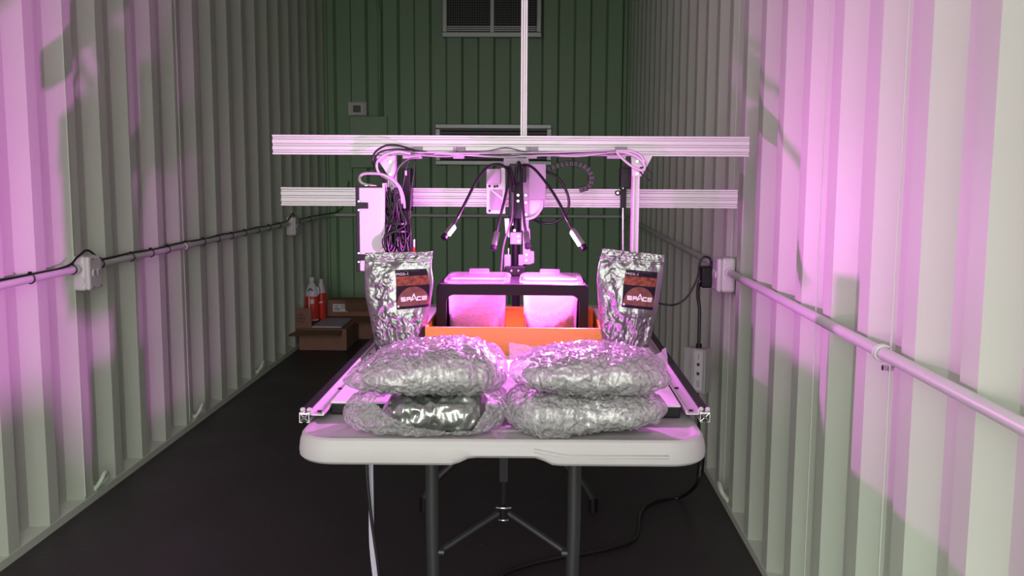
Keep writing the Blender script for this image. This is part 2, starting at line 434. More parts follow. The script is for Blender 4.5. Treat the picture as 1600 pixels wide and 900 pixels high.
MB().tube([(XCR, YF + .3, ZC), (XCR, YB - .12, ZC)], R_, 14).build('pipe', M_conduit, cr, smooth=60)
p = WX(1378, 558, XCR); m = MB()
for dy in (-.006, .006): m.ring((XCR, p.y + dy, ZC), (0, 1, .25), R_ + .003, .003)
m.build('strap', M_white, cr, smooth=True)
q = WX(1388, 577, XR); MB().cyl((XR - .012, q.y, ZC - .035), (XR + .01, q.y, ZC - .035), .006, 12).build('screw', M_steel, cr, smooth=40)

def outlet(label, side, yc, ztop, h, group):
    """weatherproof outlet box; side -1 left wall, 1 right wall"""
    X = XL if side < 0 else XR; s = -side
    zb = ztop - h; t = thing('outlet_box', label, 'outlet', (X, yc, zb), group)
    yw = .05
    def bx(x0, x1, y0, y1, z0, z1): return MB().box(min(X + s * x0, X + s * x1), max(X + s * x0, X + s * x1), y0, y1, z0, z1)
    bx(-.002, .048, yc - yw, yc + yw, zb, ztop).build('box_body', M_outlet, t, bevel=.012, seg=3)
    fr = bx(.046, .064, yc - yw - .002, yc + yw + .002, zb + .002, ztop - .002).build('cover_plate', M_outlet, t, bevel=.01, seg=3)
    for dy in (-.017, .017):
        r = MB().tube([(X + s * .062, yc + dy, (zb + ztop) / 2), (X + s * .068, yc + dy, (zb + ztop) / 2)], .0145, 18).build('socket', M_white, t, smooth=40)
        MB().box(X + s * .067 - .002, X + s * .067 + .002, yc + dy - .005, yc + dy + .005, (zb + ztop) / 2 - .009, (zb + ztop) / 2 + .009).build('slot', M_grayp, r)
    for k, (dz, rr) in enumerate(((.034, .018), (.087, .012))):
        MB().tube([(X + s * .026, yc - yw - .003, zb + dz * h / .12), (X + s * .026, yc - yw + .004, zb + dz * h / .12)], rr, 18).build('knockout', M_outlet, t, smooth=40)
    for dz in (.012, h - .012):
        for dy in (-.03, .03):
            MB().cyl((X + s * .06, yc + dy, zb + dz), (X + s * .068, yc + dy, zb + dz), .004, 10).build('screw', M_steel, t)
    MB().tube([(X + s * .022, yc - yw - .022, ZC), (X + s * .022, yc - yw + .004, ZC)], R_ + .004, 14).build('connector', M_outlet, t, smooth=50)
    return t
yA = WX(136, 430, XL + .03).y
outlet('pale outlet box on the left wall nearer to the camera, with two round sockets', -1, yA, ZC + .045, .125, 'wall outlets')
yB_ = WX(457, 355, XL + .03).y
outlet('small dim outlet box far down the left wall near the back corner', -1, yB_, ZC + .045, .125, 'wall outlets')
yC_ = WX(1131, 438, XR - .03).y
outlet('pale outlet box on the right wall with a black adapter plugged in', 1, yC_, ZC + .05, .125, 'wall outlets')

# black cable tied along the left conduit
t = thing('cable', 'black cable tied along the top of the left wall conduit', 'cable', (XCL, 3.6, ZC + .014))
zz = ZC + R_ + .004; pts = []
for y in [1.5, 2.2, 2.8, yA - .16]: pts.append((XCL, y, zz + .002 * math.sin(y * 9)))
pts += [(XCL + .01, yA - .07, zz + .028), (XCL + .012, yA, zz + .046), (XCL + .01, yA + .07, zz + .02), (XCL, yA + .14, zz)]
for i in range(1, 13): pts.append((XCL, lerp(yA + .2, yB_ - .12, i / 12), zz + .003 * math.sin(i * 2.3)))
pts += [(XCL + .01, yB_ - .06, zz + .03), (XCL + .012, yB_, zz + .048), (XCL + .01, yB_ + .06, zz + .02), (XCL, yB_ + .12, zz), (XCL, YB - .9, zz), (XCL, YB - .3, zz), (XCL + .06, YB - .08, zz + .01), (XCL + .12, YB - .045, zz + .08), (XCL + .15, YB - .04, zz + .25)]
MB().tube(cat(pts, 5), .0042, 7).build('cord', M_cable, t, smooth=True)
ty = [WX(px, 420, XCL).y for px in (-30, 46, 113, 157, 205, 236, 262, 290, 318, 341, 362, 383, 403, 421, 437)] + [yB_ + .16, yB_ + .5]
for y in ty:
    k = MB(); k.ring((XCL, y, ZC + .002), (0, 1, 0), R_ + .0035, .0022, 20, 6); k.box(XCL - .004, XCL + .006, y - .004, y + .004, ZC + R_ + .004, ZC + R_ + .012); k.build('cable_tie', M_cable, t)

# lashing rings low on the walls
def lash(px, py, side, label):
    X = XL if side < 0 else XR; s = -side; p = WX(px, py, X + s * .02); z = max(p.z, .055)
    t = thing('lashing_ring', label, 'ring', (X, p.y, .03), 'lashing rings along the wall bottoms')
    m = MB(); m.tube(cat([(X + s * .002, p.y - .026, .045), (X + s * .022, p.y - .028, .075), (X + s * .026, p.y, .098), (X + s * .022, p.y + .028, .075), (X + s * .002, p.y + .026, .045)], 6), .0085, 10).build('loop', M_wall, t, smooth=True)
    for d in (-.026, .026): MB().cyl((X - s * .012, p.y + d, .042), (X + s * .006, p.y + d, .046), .012, 10).build('weld_foot', M_wall, t, smooth=40)
lash(163, 762, -1, 'painted lashing ring at the foot of the left wall, nearest the camera')
lash(315, 650, -1, 'painted lashing ring at the foot of the left wall, second from the camera')
lash(410, 577, -1, 'painted lashing ring at the foot of the left wall, far end by the boxes')
lash(1127, 745, 1, 'painted lashing ring at the foot of the right wall beside the floor cord')

# ------------------------------------------------------------------ adapter, driver and cords on the right wall
YA_ = yC_ + .09
pa = W(1109, 432, YA_)
t = thing('power_adapter', 'black power adapter plugged into the right wall outlet', 'adapter', W(1109, 446, YA_))
MB().box(pa.x - .034, pa.x + .022, YA_ - .03, YA_ + .03, pa.z - .04, pa.z + .038).build('housing', M_black, t, bevel=.006)
MB().box(pa.x + .02, XR - .066, YA_ - .02, YA_ + .02, pa.z - .02, pa.z + .02).build('plug_face', M_black, t, bevel=.004)
YU = YA_ - .005
MB().tube(cat([W(1112, 416, YU), W(1111, 410, YU), W(1108, 403, YU), W(1099, 402, YU), W(1093, 412, YU), W(1089, 435, YU), W(1075, 462, YU), W(1058, 475, YU), W(1040, 476, YU), W(1015, 470, YU + .02)], 7), .0038, 8).build('thin_cord', M_cable, t, smooth=True)
MB().tube([W(1112, 419, YU), W(1112, 414, YU), W(1111, 407, YU)], [.009, .007, .005], 10).build('strain_relief', M_black, t, smooth=40)

YD = YA_ - .02
t = thing('led_driver', 'silver finned power supply hanging by its cord against the right wall', 'power supply', W(1091, 612, YD))
rot = Matrix.Rotation(math.radians(-38), 3, 'Z')
pc = W(1091, 577, YD); zt, zb = W(1091, 543, YD).z, W(1091, 611, YD).z
prof = [(-.034, -.02), (-.036, -.026), (-.031, -.026), (-.029, -.021), (-.012, -.021), (-.010, -.026), (-.006, -.026), (-.004, -.021), (.029, -.021), (.031, -.026), (.036, -.026), (.034, -.02), (.034, .02), (-.034, .02)]
m = MB().prism([(pc.x + (rot @ Vector((a * 1.25, b * 1.2, 0))).x, pc.y + (rot @ Vector((a * 1.25, b * 1.2, 0))).y) for a, b in prof], 'z', zb, zt)
m.build('housing', M_driver, t, bevel=.0008)
def dl(a0, a1, z0, z1, off, name, mat):
    q = [pc + rot @ Vector((a, -.0255 - off, 0)) for a in (a0, a1)]
    q2 = [pc + rot @ Vector((a, -.0253, 0)) for a in (a0, a1)]
    vs = [(p.x, p.y, z) for p in (q[0], q[1], q2[1], q2[0]) for z in (z0, z1)]
    return MB().add(vs, [(0, 2, 3, 1), (2, 4, 5, 3), (4, 6, 7, 5), (6, 0, 1, 7), (1, 3, 5, 7), (0, 6, 4, 2)]).build(name, mat, t)
hh = zt - zb
dl(-.002, .030, zb + .06 * hh, zt - .05 * hh, .0006, 'label', M_drvlab)
dl(.008, .019, zb + .61 * hh, zb + .68 * hh, .0011, 'mark', M_ink); dl(.008, .019, zb + .40 * hh, zb + .47 * hh, .0011, 'mark', M_ink)
dl(.0125, .0145, zb + .75 * hh, zb + .88 * hh, .0011, 'mark', M_labgrey)
for i in range(3): dl(.009, .012, zb + (.14 + .05 * i) * hh, zb + (.17 + .05 * i) * hh, .0011, 'mark', M_labgrey); dl(.016, .019, zb + (.14 + .05 * i) * hh, zb + (.17 + .05 * i) * hh, .0011, 'mark', M_labgrey)
dn = pc + Vector((0, 0, 0))
MB().tube(cat([W(1098, 438, YU), W(1092, 442, YU), W(1090.5, 462, YU), (pc.x, YD + .01, zt + .14), (pc.x, YD, zt + .03), (pc.x, YD, zt - .005)], 7), .0062, 10).build('cord', M_cable, t, smooth=True)
MB().cyl((pc.x, YD, zt), (pc.x, YD, zt + .014), .011, 12).build('gland', M_black, t, smooth=40)
pend = W(1097, 700, 3.45)
MB().tube(cat([(pc.x, pc.y, zb + .004), (pc.x + .002, pc.y - .01, zb - .05), (pc.x, pc.y - .06, zb - .14), pend], 8), .0058, 8).build('output_cord', M_cable, t, smooth=True)

fl = lambda px, py: WZ(px, py, .0075)
t = thing('floor_output_cord', 'thick black power cord snaking over the dark floor under the table', 'cord', fl(1000, 800))  # the LED driver's own output cord, carried on over the floor
mid = [pend, W(1096, 715, 3.42), W(1094, 735, 3.40)]
MB().tube(cat(mid + [W(1086, 760, 3.42), fl(1062, 777), fl(1030, 781), fl(1010, 790), fl(999, 806), fl(998, 825), fl(990, 843), fl(960, 855), fl(920, 864), fl(870, 872), fl(820, 884), fl(790, 895), fl(760, 915)], 7), .0068, 9).build('cord', M_cable, t, smooth=True)
MB().tube([mid[0], mid[1], W(1093.5, 745, 3.40)], .0125, 10).build('connector', M_black, t, smooth=40)

# ------------------------------------------------------------------ folding table
XT = -.0600; ZT = .745; YT0, YT1 = 1.727, 3.55; HW = .3885
t = thing('folding_table', 'white plastic folding table with charcoal legs in the middle of the container', 'table', (XT, YT0, 0))
def outline(ins, r=.075):
    return rrect(XT - HW + ins, XT + HW - ins, YT0 + ins, YT1 - ins, max(r - ins, .01), 10)
# add extra points along the front edge so the apron can arch
def dense(o):
    out = []
    for i, p in enumerate(o):
        q = o[(i + 1) % len(o)]; out.append(p)
        d = math.hypot(q[0] - p[0], q[1] - p[1])
        if d > .1:
            k = 40
            out += [(lerp(p[0], q[0], j / k), lerp(p[1], q[1], j / k)) for j in range(1, k)]
    return out
loops = [(.030, ZT - .002), (.022, ZT - .002), (.018, ZT), (.008, ZT - .0005), (.004, ZT - .004), (.003, ZT - .010), (.0015, ZT - .012), (0, ZT - .018), (-.002, ZT - .034), (-.001, ZT - .044), (.004, ZT - .049), (.012, ZT - .049), (.016, ZT - .03), (.03, ZT - .026)]
vs = []; fs = []; n = None
for ins, z in loops:
    d = dense(outline(ins)); n = len(d)
    for x, y in d:
        zz2 = z
        if z < ZT - .03 and abs(x - XT) < HW - .09 and ins < .014:
            a = abs(x - (XT + .004)); k = min(1, max(0, (.098 - a) / .040)); k = k * k * (3 - 2 * k); zz2 = z + .0145 * k * min(1, (ZT - .03 - z) / .012)
        vs.append((x, y, zz2))
for i in range(len(loops) - 1):
    fs += [(i * n + j, i * n + (j + 1) % n, (i + 1) * n + (j + 1) % n, (i + 1) * n + j) for j in range(n)]
fs += [tuple(range(n)), tuple(range((len(loops) - 1) * n, len(loops) * n))]
top = MB().add(vs, fs).build('tabletop', M_table, t, smooth=35)
# moulded lines on the apron right half, and the maker's bar with a reflection flare on the top
m = MB()
for dz in (.027, .033):
    m.tube([(XT + .06, YT0 - .0005, ZT - dz + .011), (XT + .10, YT0 - .001, ZT - dz + .004), (XT + .125, YT0 - .0012, ZT - dz), (XT + .31, YT0 - .0012, ZT - dz)], .0011, 6)
m.build('moulded_line', M_table, top, smooth=True)
m = MB(); p = WZ(790, 673, ZT - .002)
m.box(p.x - .042, p.x + .042, p.y - .0012, p.y + .0012, ZT - .003, ZT - .0012)
for i in range(14): m.box(p.x - .03 + i * .0045, p.x - .028 + i * .0045, p.y - .006, p.y - .003, ZT - .003, ZT - .0014)
m.prism([(p.x - .004, p.y - .008), (p.x + .004, p.y - .008), (p.x, p.y + .018)], 'z', ZT - .003, ZT - .0013)  # white spike: flare of reflected light put into the shape
m.build('embossed_mark_flare', M_white, top)
RL = .0142
def legframe(YL, sgn):
    for s in (-1, 1):
        pts = cat([(XT + s * .15, YL, ZT - .027), (XT + s * .15, YL, .5), (XT + s * .15, YL, .30), (XT + s * .185, YL, .20), (XT + s * .265, YL, .115), (XT + s * .305, YL, .05), (XT + s * .31, YL, .028)], 7)
        lg = MB().tube(pts, RL, 14).build('leg', M_leg, t, smooth=60)
        MB().cyl((XT + s * .31, YL, 0), (XT + s * .31, YL, .05), RL + .003, 14).build('foot_cap', M_black, lg, smooth=40)
    MB().cyl((XT - .30, YL, ZT - .045), (XT + .30, YL, ZT - .045), .012, 12).build('crossbar', M_leg, t, smooth=40)
    yc = YL + sgn * .08; zc = W(793, 802, 2.04).z
    for s in (-1, 1):
        e = Vector((XT + s * .137, YL, W(690, 862, 1.96).z))
        MB().cyl((XT + s * .012, yc, zc), e, .0068, 8).build('brace', M_leg, t, smooth=40)
        MB().cyl(e + Vector((-.012 * s, 0, 0)), e + Vector((.016 * s, 0, 0)), .008, 10).build('rivet', M_leg, t, smooth=40)
    MB().tube([(XT, yc, ZT - .02), (XT, yc, zc + .06), (XT, yc, zc - .02)], .005, 8).build('support_rod', M_black, t, smooth=40)
    MB().box(XT - .009, XT + .009, yc - .012, yc - .009, zc + .075, ZT - .03).build('folded_strap', M_black, t)
    k = MB(); k.ring((XT, yc, zc + .012), (0, .35, 1), .015, .0032); k.ring((XT, yc, zc - .016), (0, .35, 1), .009, .0028)
    k.build('slider_ring', M_steel, t, smooth=True)
legframe(1.96, 1); legframe(3.40, -1); t.rotation_euler.z = math.radians(1.1)

YS = 1.98
o = MB()
pts = [W(579, 716, YS), W(579, 740, YS), W(580, 800, YS), W(581, 850, YS), W(586, 900, YS), W(595, 960, YS)]
pts = cat(pts, 6)
for p, q in zip(pts, pts[1:]):
    w = .0055
    o.add([p + Vector((-w, 0, 0)), p + Vector((w, 0, 0)), q + Vector((w, 0, 0)), q + Vector((-w, 0, 0)), p + Vector((-w, .003, 0)), p + Vector((w, .003, 0)), q + Vector((w, .003, 0)), q + Vector((-w, .003, 0))], [(0, 1, 2, 3), (7, 6, 5, 4), (0, 3, 7, 4), (1, 5, 6, 2)])
o = o.build('strap', M_lav, None); tag(o, 'pale lavender strap hanging down under the left end of the table', 'strap')
o = MB().tube(cat([W(573, 716, YS - .01), W(574, 750, YS - .012), W(579, 800, YS - .014), W(586, 850, YS - .014), W(593, 900, YS - .012), W(597, 940, YS)], 6), .0036, 8).build('cable', M_cable, None, smooth=True)
tag(o, 'thin black cable hanging beside the lavender strap under the table', 'cable')

# ------------------------------------------------------------------ board on the table, rails
ZB = ZT + .026
t = thing('grow_board', 'wide white panel with a black edge lying on the folding table between the rails', 'panel', (XT, 2.6, ZT))
MB().box(XT - .355, XT + .355, 1.905, 3.28, ZT, ZB - .004).build('core', M_black, t, bevel=.002)
MB().box(XT - .3555, XT + .3555, 1.9045, 3.2805, ZB - .004, ZB).build('top_sheet', M_board, t, bevel=.001)

def vslot(w, h):
    """outline of an aluminium T-slot profile, w along a, h along b, 20 mm modules"""
    def side(L, n):
        pts = []
        for k in range(n):
            c = -L / 2 + .01 + .02 * k
            pts += [(c - .0047, 0), (c - .0031, .0017), (c - .0031, .0060), (c + .0031, .0060), (c + .0031, .0017), (c + .0047, 0)]
        return [(-L / 2 + .0006, 0)] + pts + [(L / 2 - .0006, 0)]
    na, nb = round(w / .02), round(h / .02); out = []
    for a, d in side(w, na): out.append((a, -h / 2 + d))
    for a, d in side(h, nb): out.append((w / 2 - d, a))
    for a, d in side(w, na): out.append((-a, h / 2 - d))
    for a, d in side(h, nb): out.append((-w / 2 + d, -a))
    return out

def rail(s, label):
    X = XT + (s * .393 + .004); Z = ZB - .012; Y0, Y1 = (1.86 if s > 0 else 1.82), 3.50
    t = thing('track_rail', label, 'rail', (X, 2.68, Z - .01), 'rails along both table sides')
    MB().prism([(X + a, Z + b) for a, b in vslot(.02, .02)], 'y', Y0, Y1).build('extrusion', M_alu, t); MB().box(X - .0086, X + .0086, Y0 - .0006, Y0 + .0002, Z - .0086, Z + .0086).build('hollow', M_dark, t)
    k = MB()   # bright rim and webs of the cut end
    ya, yb = Y0 - .0012, Y0 + .0005
    k.box(X - .0098, X + .0098, ya, yb, Z + .0062, Z + .0098)
    for sx in (-1, 1):
        k.box(min(X + sx * .0098, X + sx * .0085), max(X + sx * .0098, X + sx * .0085), ya, yb, Z - .0098, Z + .0062)
        k.box(min(X + sx * .0085, X + sx * .0042), max(X + sx * .0085, X + sx * .0042), ya, yb, Z - .0098, Z - .0084)
        for sz in (-1, 1): k.cyl((X + sx * .0018, ya, Z + sz * .0018), (X + sx * .0084, ya, Z + sz * .0078), .0007, 6)
    k.ring((X, ya, Z), (0, 1, 0), .0026, .0006, 14, 5)
    k.build('cut_end', M_steel, t)
    MB().prism([(X - s * .010, Z + .002), (X - s * .010, Z + .0135), (X - s * .0125, Z + .0135), (X - s * .0125, Z + .0045), (X - s * .033, Z + .0045), (X - s * .033, Z + .009), (X - s * .0355, Z + .009), (X - s * .0355, Z + .002)], 'y', Y0 + .01, Y1).build('track_plate', M_alub, t)
    MB().box(X - .010, X + .010, Y0 + .03, Y1, Z + .010, Z + .0125).build('slot_cover', M_black, t)
    for d in (-.006, .007):
        MB().lathe([(.001, 0), (.0045, .001), (.0052, .004), (.004, .007), (.001, .0082)], (X + d, Y0 + .012, Z + .0095), 14).build('bumper', M_tube, t, smooth=True)
    for i in range(8):
        y = Y0 + .03 + i * .2; MB().cyl((X - s * .023, y, Z + .004), (X - s * .023, y, Z + .0072), .0045, 10).build('bolt', M_black, t)
rail(-1, 'aluminium rail along the left side of the white table')
rail(1, 'aluminium rail along the right side of the white table')

# ------------------------------------------------------------------ gantry robot
YG = 2.955
g = thing('gantry_robot', 'aluminium garden gantry with two long beams and a central tool column over the table', 'gantry', (XT, YG, ZB))
def beam(name, a, b, c, Y):
    """horizontal 20x60 beam: px from a to c, picture y of its middle b, front face at Y"""
    p, q = W(a, b, Y), W(c, b, Y); zc = (p.z + q.z) / 2
    prof = [(y + Y + .01, z + zc) for y, z in vslot(.02, .06)]
    MB().prism(prof, 'x', p.x, q.x).build(name, M_alu, g); return zc
zU = beam('main_beam', 425.5, 227.5, 1171, YG)
zLo = beam('rear_beam', 439, 309, 1152.5, YG + .17)
def uprt(px, Y):
    x = W(px, 330, Y).x
    MB().prism([(x + a, Y + .03 + b) for a, b in vslot(.02, .06)], 'z', ZB + .004, zU - .03).build('upright', M_alu, g)
    return x
xl = uprt(611, YG); xr = uprt(993.5, YG)
# corner plates under the beam
def plate(pts, Y, dep=.005, name='corner_plate', mat=None, par=None):
    q = [W(a, b, Y) for a, b in pts]
    return MB().prism([(p.x, p.z) for p in q], 'y', Y, Y + dep).build(name, mat or M_alub, par or g, bevel=.0008)
cp = [plate([(586, 243), (617, 243), (617, 272), (612, 277), (606, 274)], YG - .006), plate([(986, 243), (1020, 243), (1004, 274), (1000, 276), (988, 276)], YG - .006)]
for c_, pp in ((cp[0], ((610, 253), (610, 273))), (cp[1], ((995.5, 252), (995.5, 271)))):
    for a, b in pp: p = W(a, b, YG - .006); MB().cyl(p, p + Vector((0, -.004, 0)), .0045, 12).build('bolt', M_steel, c_, smooth=40)
# carriage wheels plates at the bottom of the uprights
for x in (xl, xr):
    s = -1 if x < XT else 1
    MB().box(x + s * .011, x + s * .016, YG - .05, YG + .11, ZB - .015, ZB + .11).build('carriage_plate', M_alub, g, bevel=.004)
    for dy in (-.03, .09): MB().cyl((x + s * .012, YG + dy, ZB + .02), (x + s * .0, YG + dy, ZB + .02), .012, 16).build('wheel', M_black, g, smooth=40)
# black joining blocks to the rear beam
for a, b, c, d in ((628, 263, 641, 331), (970.5, 262, 986, 293)):
    MB().pbox(a, b, c, d, YG + .10, .08).build('joining_block', M_black, g, bevel=.002)
m = MB().pbox(969.5, 295.5, 978.5, 325, YG + .155, .015).build('rod_bracket', M_black, g, bevel=.001)
p = W(965, 301.5, YG + .16); MB().cyl(p + Vector((0, -.012, 0)), p + Vector((0, .01, 0)), .0085, 12).build('bracket_eye', M_black, g, smooth=40)
p = W(965, 301.5, YG + .148); MB().cyl(p + Vector((0, -.004, 0)), p, .004, 10).build('bolt', M_steel, m, smooth=40)
for px, pt, pb in ((973.5, 290, 478), (634, 330, 478)):
    MB().cyl(W(px, pt, YG + .165), W(px, pb, YG + .165), .0034, 10).build('lead_screw', M_steel, g, smooth=40)

# cable clips on the beam
CLIPS = (641, 708, 822, 961)
for i, px in enumerate(CLIPS):
    k = MB(); k.pbox(px, 229, px + 19, 236, YG - .004, .004); k.pbox(px, 229, px + 5, 243, YG - .010, .008)
    k.pbox(px - 12 if i in (0, 3) else px, 242.5, px + 17, 248, YG - .022, .03)
    k.build('cable_clip', M_grayp, g, bevel=.0008)
def gtube(name, pts, r, mat, Y=None, par=None, n=8):
    P = [W(p[0], p[1], (YG - .02) + (p[2] if len(p) > 2 else 0)) for p in pts]
    return MB().tube(cat(P, 8), r, n).build(name, mat, par or g, smooth=True)
gtube('cable_run', [(645, 236), (670, 240), (710, 238.5), (760, 241), (800, 240.5), (830, 241), (880, 239), (920, 237), (962, 236)], .0026, M_cable)
gtube('cable_run', [(645, 241), (690, 244.5), (730, 242), (780, 239), (830, 243.5), (890, 242), (930, 240), (965, 238)], .0026, M_grayp)
gtube('cable_run', [(655, 244, .004), (700, 242, .004), (712, 238), (760, 236), (790, 231), (815, 236), (840, 240), (880, 245), (920, 243), (962, 240)], .0018, M_labgrey)
gtube('cable_run', [(660, 239), (720, 242), (790, 245.5), (850, 242.5), (905, 244), (962, 237)], .0026, M_tube)
gtube('cable_run', [(645, 238, -.004), (740, 239.5, -.004), (840, 238.5, -.004), (962, 235, -.004)], .0024, M_tube)
# hoses and loops at the right corner
gtube('hose', [(962, 237), (980, 239), (997, 246, -.01), (1007, 257, -.012), (1006, 266, -.012), (999, 265, -.01), (985, 258), (972, 247), (964, 238)], .0040, M_tube)
gtube('hose', [(962, 235), (985, 236, -.004), (1001, 243, -.012), (1008, 254, -.016)], .0036, M_tube)
gtube('loop_cable', [(1000, 262, .01), (1010, 262), (1017, 272), (1016, 281), (1009, 280), (1000, 268, .01)], .0022, M_cable)
# loops at the left corner
gtube('loop_cable', [(668, 240), (648, 235), (625, 228, -.012), (605, 227, -.016), (588, 236, -.014), (582, 249, -.01), (586, 263, -.004), (596, 278, .0), (606, 296, .005)], .0030, M_cable)
gtube('loop_cable', [(668, 238), (640, 234), (612, 233.5, -.014), (592, 239, -.014), (586, 252, -.01), (592, 266), (600, 280)], .0024, M_cable)
gtube('hose', [(641, 240), (622, 237, -.012), (603, 241, -.014), (590, 252, -.014), (589, 264, -.01), (596, 274), (610, 282), (618, 296), (622, 312)], .0042, M_tube)
gtube('hose', [(586, 291, .0), (567, 287, .0), (562, 279, .0), (567, 272, -.004), (582, 271, -.008), (598, 273, -.01), (614, 282, -.01), (624, 296, -.006), (628, 318)], .0046, M_tube)
gtube('hose', [(598, 274, -.004), (612, 279, -.004), (624, 292, -.002), (630, 308), (632, 326)], .0044, M_tube)
gtube('loop_cable', [(655, 246), (640, 248), (626, 258), (618, 272), (612, 292)], .0026, M_labgrey)
gtube('thin_wire', [(640, 250), (636, 258), (634, 268), (630, 288), (628, 296)], .0015, M_cable)
gtube('thin_wire', [(649, 250), (646, 275), (642, 305), (641, 340), (643, 372)], .0015, M_cable)
MB().cyl(W(634, 267, YG - .02), W(634, 274, YG - .02), .0034, 10).build('connector', M_white, g, smooth=40)

# cross slide and tool column
YZ = YG - .03
x0 = W(819, 100, YG + .03).x
zl, zh = W(806, 500, YG + .05).z, W(820, -60, YG + .03).z
MB().prism([(x0 + a, YG + .035 + b) for a, b in vslot(.02, .02)], 'z', W(819, 262, YG + .035).z, zh).build('z_axis_extrusion', M_alu, g)
MB().pbox(787, 247, 826, 259, YZ, .05).build('slide_plate', M_grayp, g, bevel=.001)
MB().pbox(795, 258, 816, 342, YG + .012, .03).build('column_cover', M_black, g, bevel=.002)
MB().cyl(W(806, 258, YG + .03), W(806, 500, YG + .03), .0125, 16).build('tool_tube', M_frame, g, smooth=40)
k = plate([(760, 264), (783, 264), (783, 262), (789.5, 262), (789.5, 334), (762, 334), (760, 332)], YG - .018, .006, 'motor_bracket', M_alub)
MB().pbox(760.5, 265, 782, 287, YG - .05, .032).build('motor', M_grayp, g, bevel=.002)
# dark triangular window of the bracket and its rib
q = plate([(765, 296), (784.5, 313), (784.5, 328.5), (765, 328.5)], YG - .0186, .0008, 'cutout', M_grayp, k)
q = plate([(768, 296), (785, 296), (785, 309)], YG - .0186, .0008, 'cutout', M_grayp, k)
for a, b in ((765, 291), (773, 291.5), (777, 291), (765, 329.5)):
    p = W(a, b, YG - .018); MB().cyl(p, p + Vector((0, -.003, 0)), .0038, 10).build('bolt', M_black, k, smooth=40)
k = MB().pbox(826, 256, 853, 312, YG - .035, .06).build('cable_housing', M_grayp, g, bevel=.002)
k = MB().pbox(815, 256, 826.5, 360, YG - .012, .01).build('side_plate', M_grayp, g, bevel=.001)
for y in (305, 316.5, 335): p = W(821.5, y, YG - .012); MB().cyl(p, p + Vector((0, -.003, 0)), .004, 10).build('bolt', M_steel, k, smooth=40)
plate([(826, 312), (848, 312), (846, 330), (843, 335), (832, 338), (824, 345), (818, 345), (818, 312)], YG - .0, .006, 'elbow_plate', M_alub)
gtube('hose', [(848, 312, .005), (846, 325, .003), (837, 337), (828, 341), (818, 343)], .0050, M_tube)
plate([(788, 341), (796, 341), (796, 372), (790, 366)], YG - .005, .006, 'side_fin', M_alub)
MB().pbox(797, 363, 815, 382, YG - .002, .03).build('tube_clamp', M_grayp, g, bevel=.003)
for a, b in ((810, 369), (810.5, 377), (809.5, 305), (809.5, 314), (804, 360)):
    p = W(a, b, YG - .002); MB().cyl(p, p + Vector((0, -.006, 0)), .0042, 10).build('bolt', M_steel, g, smooth=40)
MB().cyl(W(801, 283, YG - .008), W(801, 296, YG - .008), .0075, 12).build('coupler', M_steel, g, smooth=40)
MB().cyl(W(801, 296, YG - .008), W(801, 352, YG - .008), .0036, 10).build('lead_screw', M_steel, g, smooth=40)
plate([(817, 357), (828, 357), (829, 413), (817, 413)], YG - .004, .006, 'tool_plate', M_grayp)
k = plate([(828, 392), (834.5, 393), (834.5, 411), (828, 413)], YG - .002, .006, 'tool_plate', M_grayp)
for y in (398, 407): p = W(822.5, y, YG - .004); MB().cyl(p, p + Vector((0, -.003, 0)), .004, 10).build('bolt', M_steel, k, smooth=40)
MB().pbox(788, 398, 798, 420, YG, .02).build('tool_cup', M_grayp, g, bevel=.002)
MB().pbox(810, 398, 818, 415, YG + .002, .02).build('tool_cup', M_grayp, g, bevel=.002)
MB().pbox(794, 388, 793.2 + 2, 399, YG + .005, .003).build('probe', M_steel, g)
k = MB().pbox(789, 416, 822, 431, YG - .012, .04).build('tool_mount', M_black, g, bevel=.003)
for x in (799, 810): p = W(x, 423, YG - .012); MB().lathe([(.0005, -.0052), (.004, -.0035), (.0052, 0), (.004, .0035), (.0005, .0052)], p, 12).build('bolt', M_steel, k, smooth=True)
gtube('thin_wire', [(802, 300), (800, 340), (792, 365), (786, 390), (783, 425)], .0030, M_labgrey)
gtube('thin_wire', [(799, 288), (806, 302), (804, 330), (800, 350)], .0018, M_cable)
# cable chain and the black loop behind it
cc = cat([W(854, 265, YG + .06), W(868, 260, YG + .06), W(884, 256, YG + .06), W(902, 256, YG + .06), W(916, 262, YG + .06), W(924, 273, YG + .06), W(924, 284, YG + .06), W(918, 293, YG + .07), W(905, 297, YG + .08)], 10)
acc = 0; L = sum((q - p).length for p, q in zip(cc, cc[1:])); nl = 16; pts = []
for i in range(nl + 1):
    target = L * i / nl; acc = 0
    for p, q in zip(cc, cc[1:]):
        d = (q - p).length
        if acc + d >= target - 1e-9: pts.append(p + (q - p) * ((target - acc) / d)); break
        acc += d
chain = None
for p, q in zip(pts, pts[1:]):
    d = q - p; ang = math.atan2(d.z, d.x); c = (p + q) / 2; l = d.length * .47
    k = MB().box(c.x - l, c.x + l, c.y - .012, c.y + .012, c.z - .0085, c.z + .0085, rot=Matrix.Rotation(-ang, 3, 'Y'))
    k.build('chain_link', M_chain, g, bevel=.0015)
gtube('loop_cable', [(852, 268, .09), (868, 275, .09), (882, 292, .09), (889, 315, .09), (884, 335, .09), (866, 348, .09), (846, 348, .09), (832, 342, .07)], .0042, M_cable)

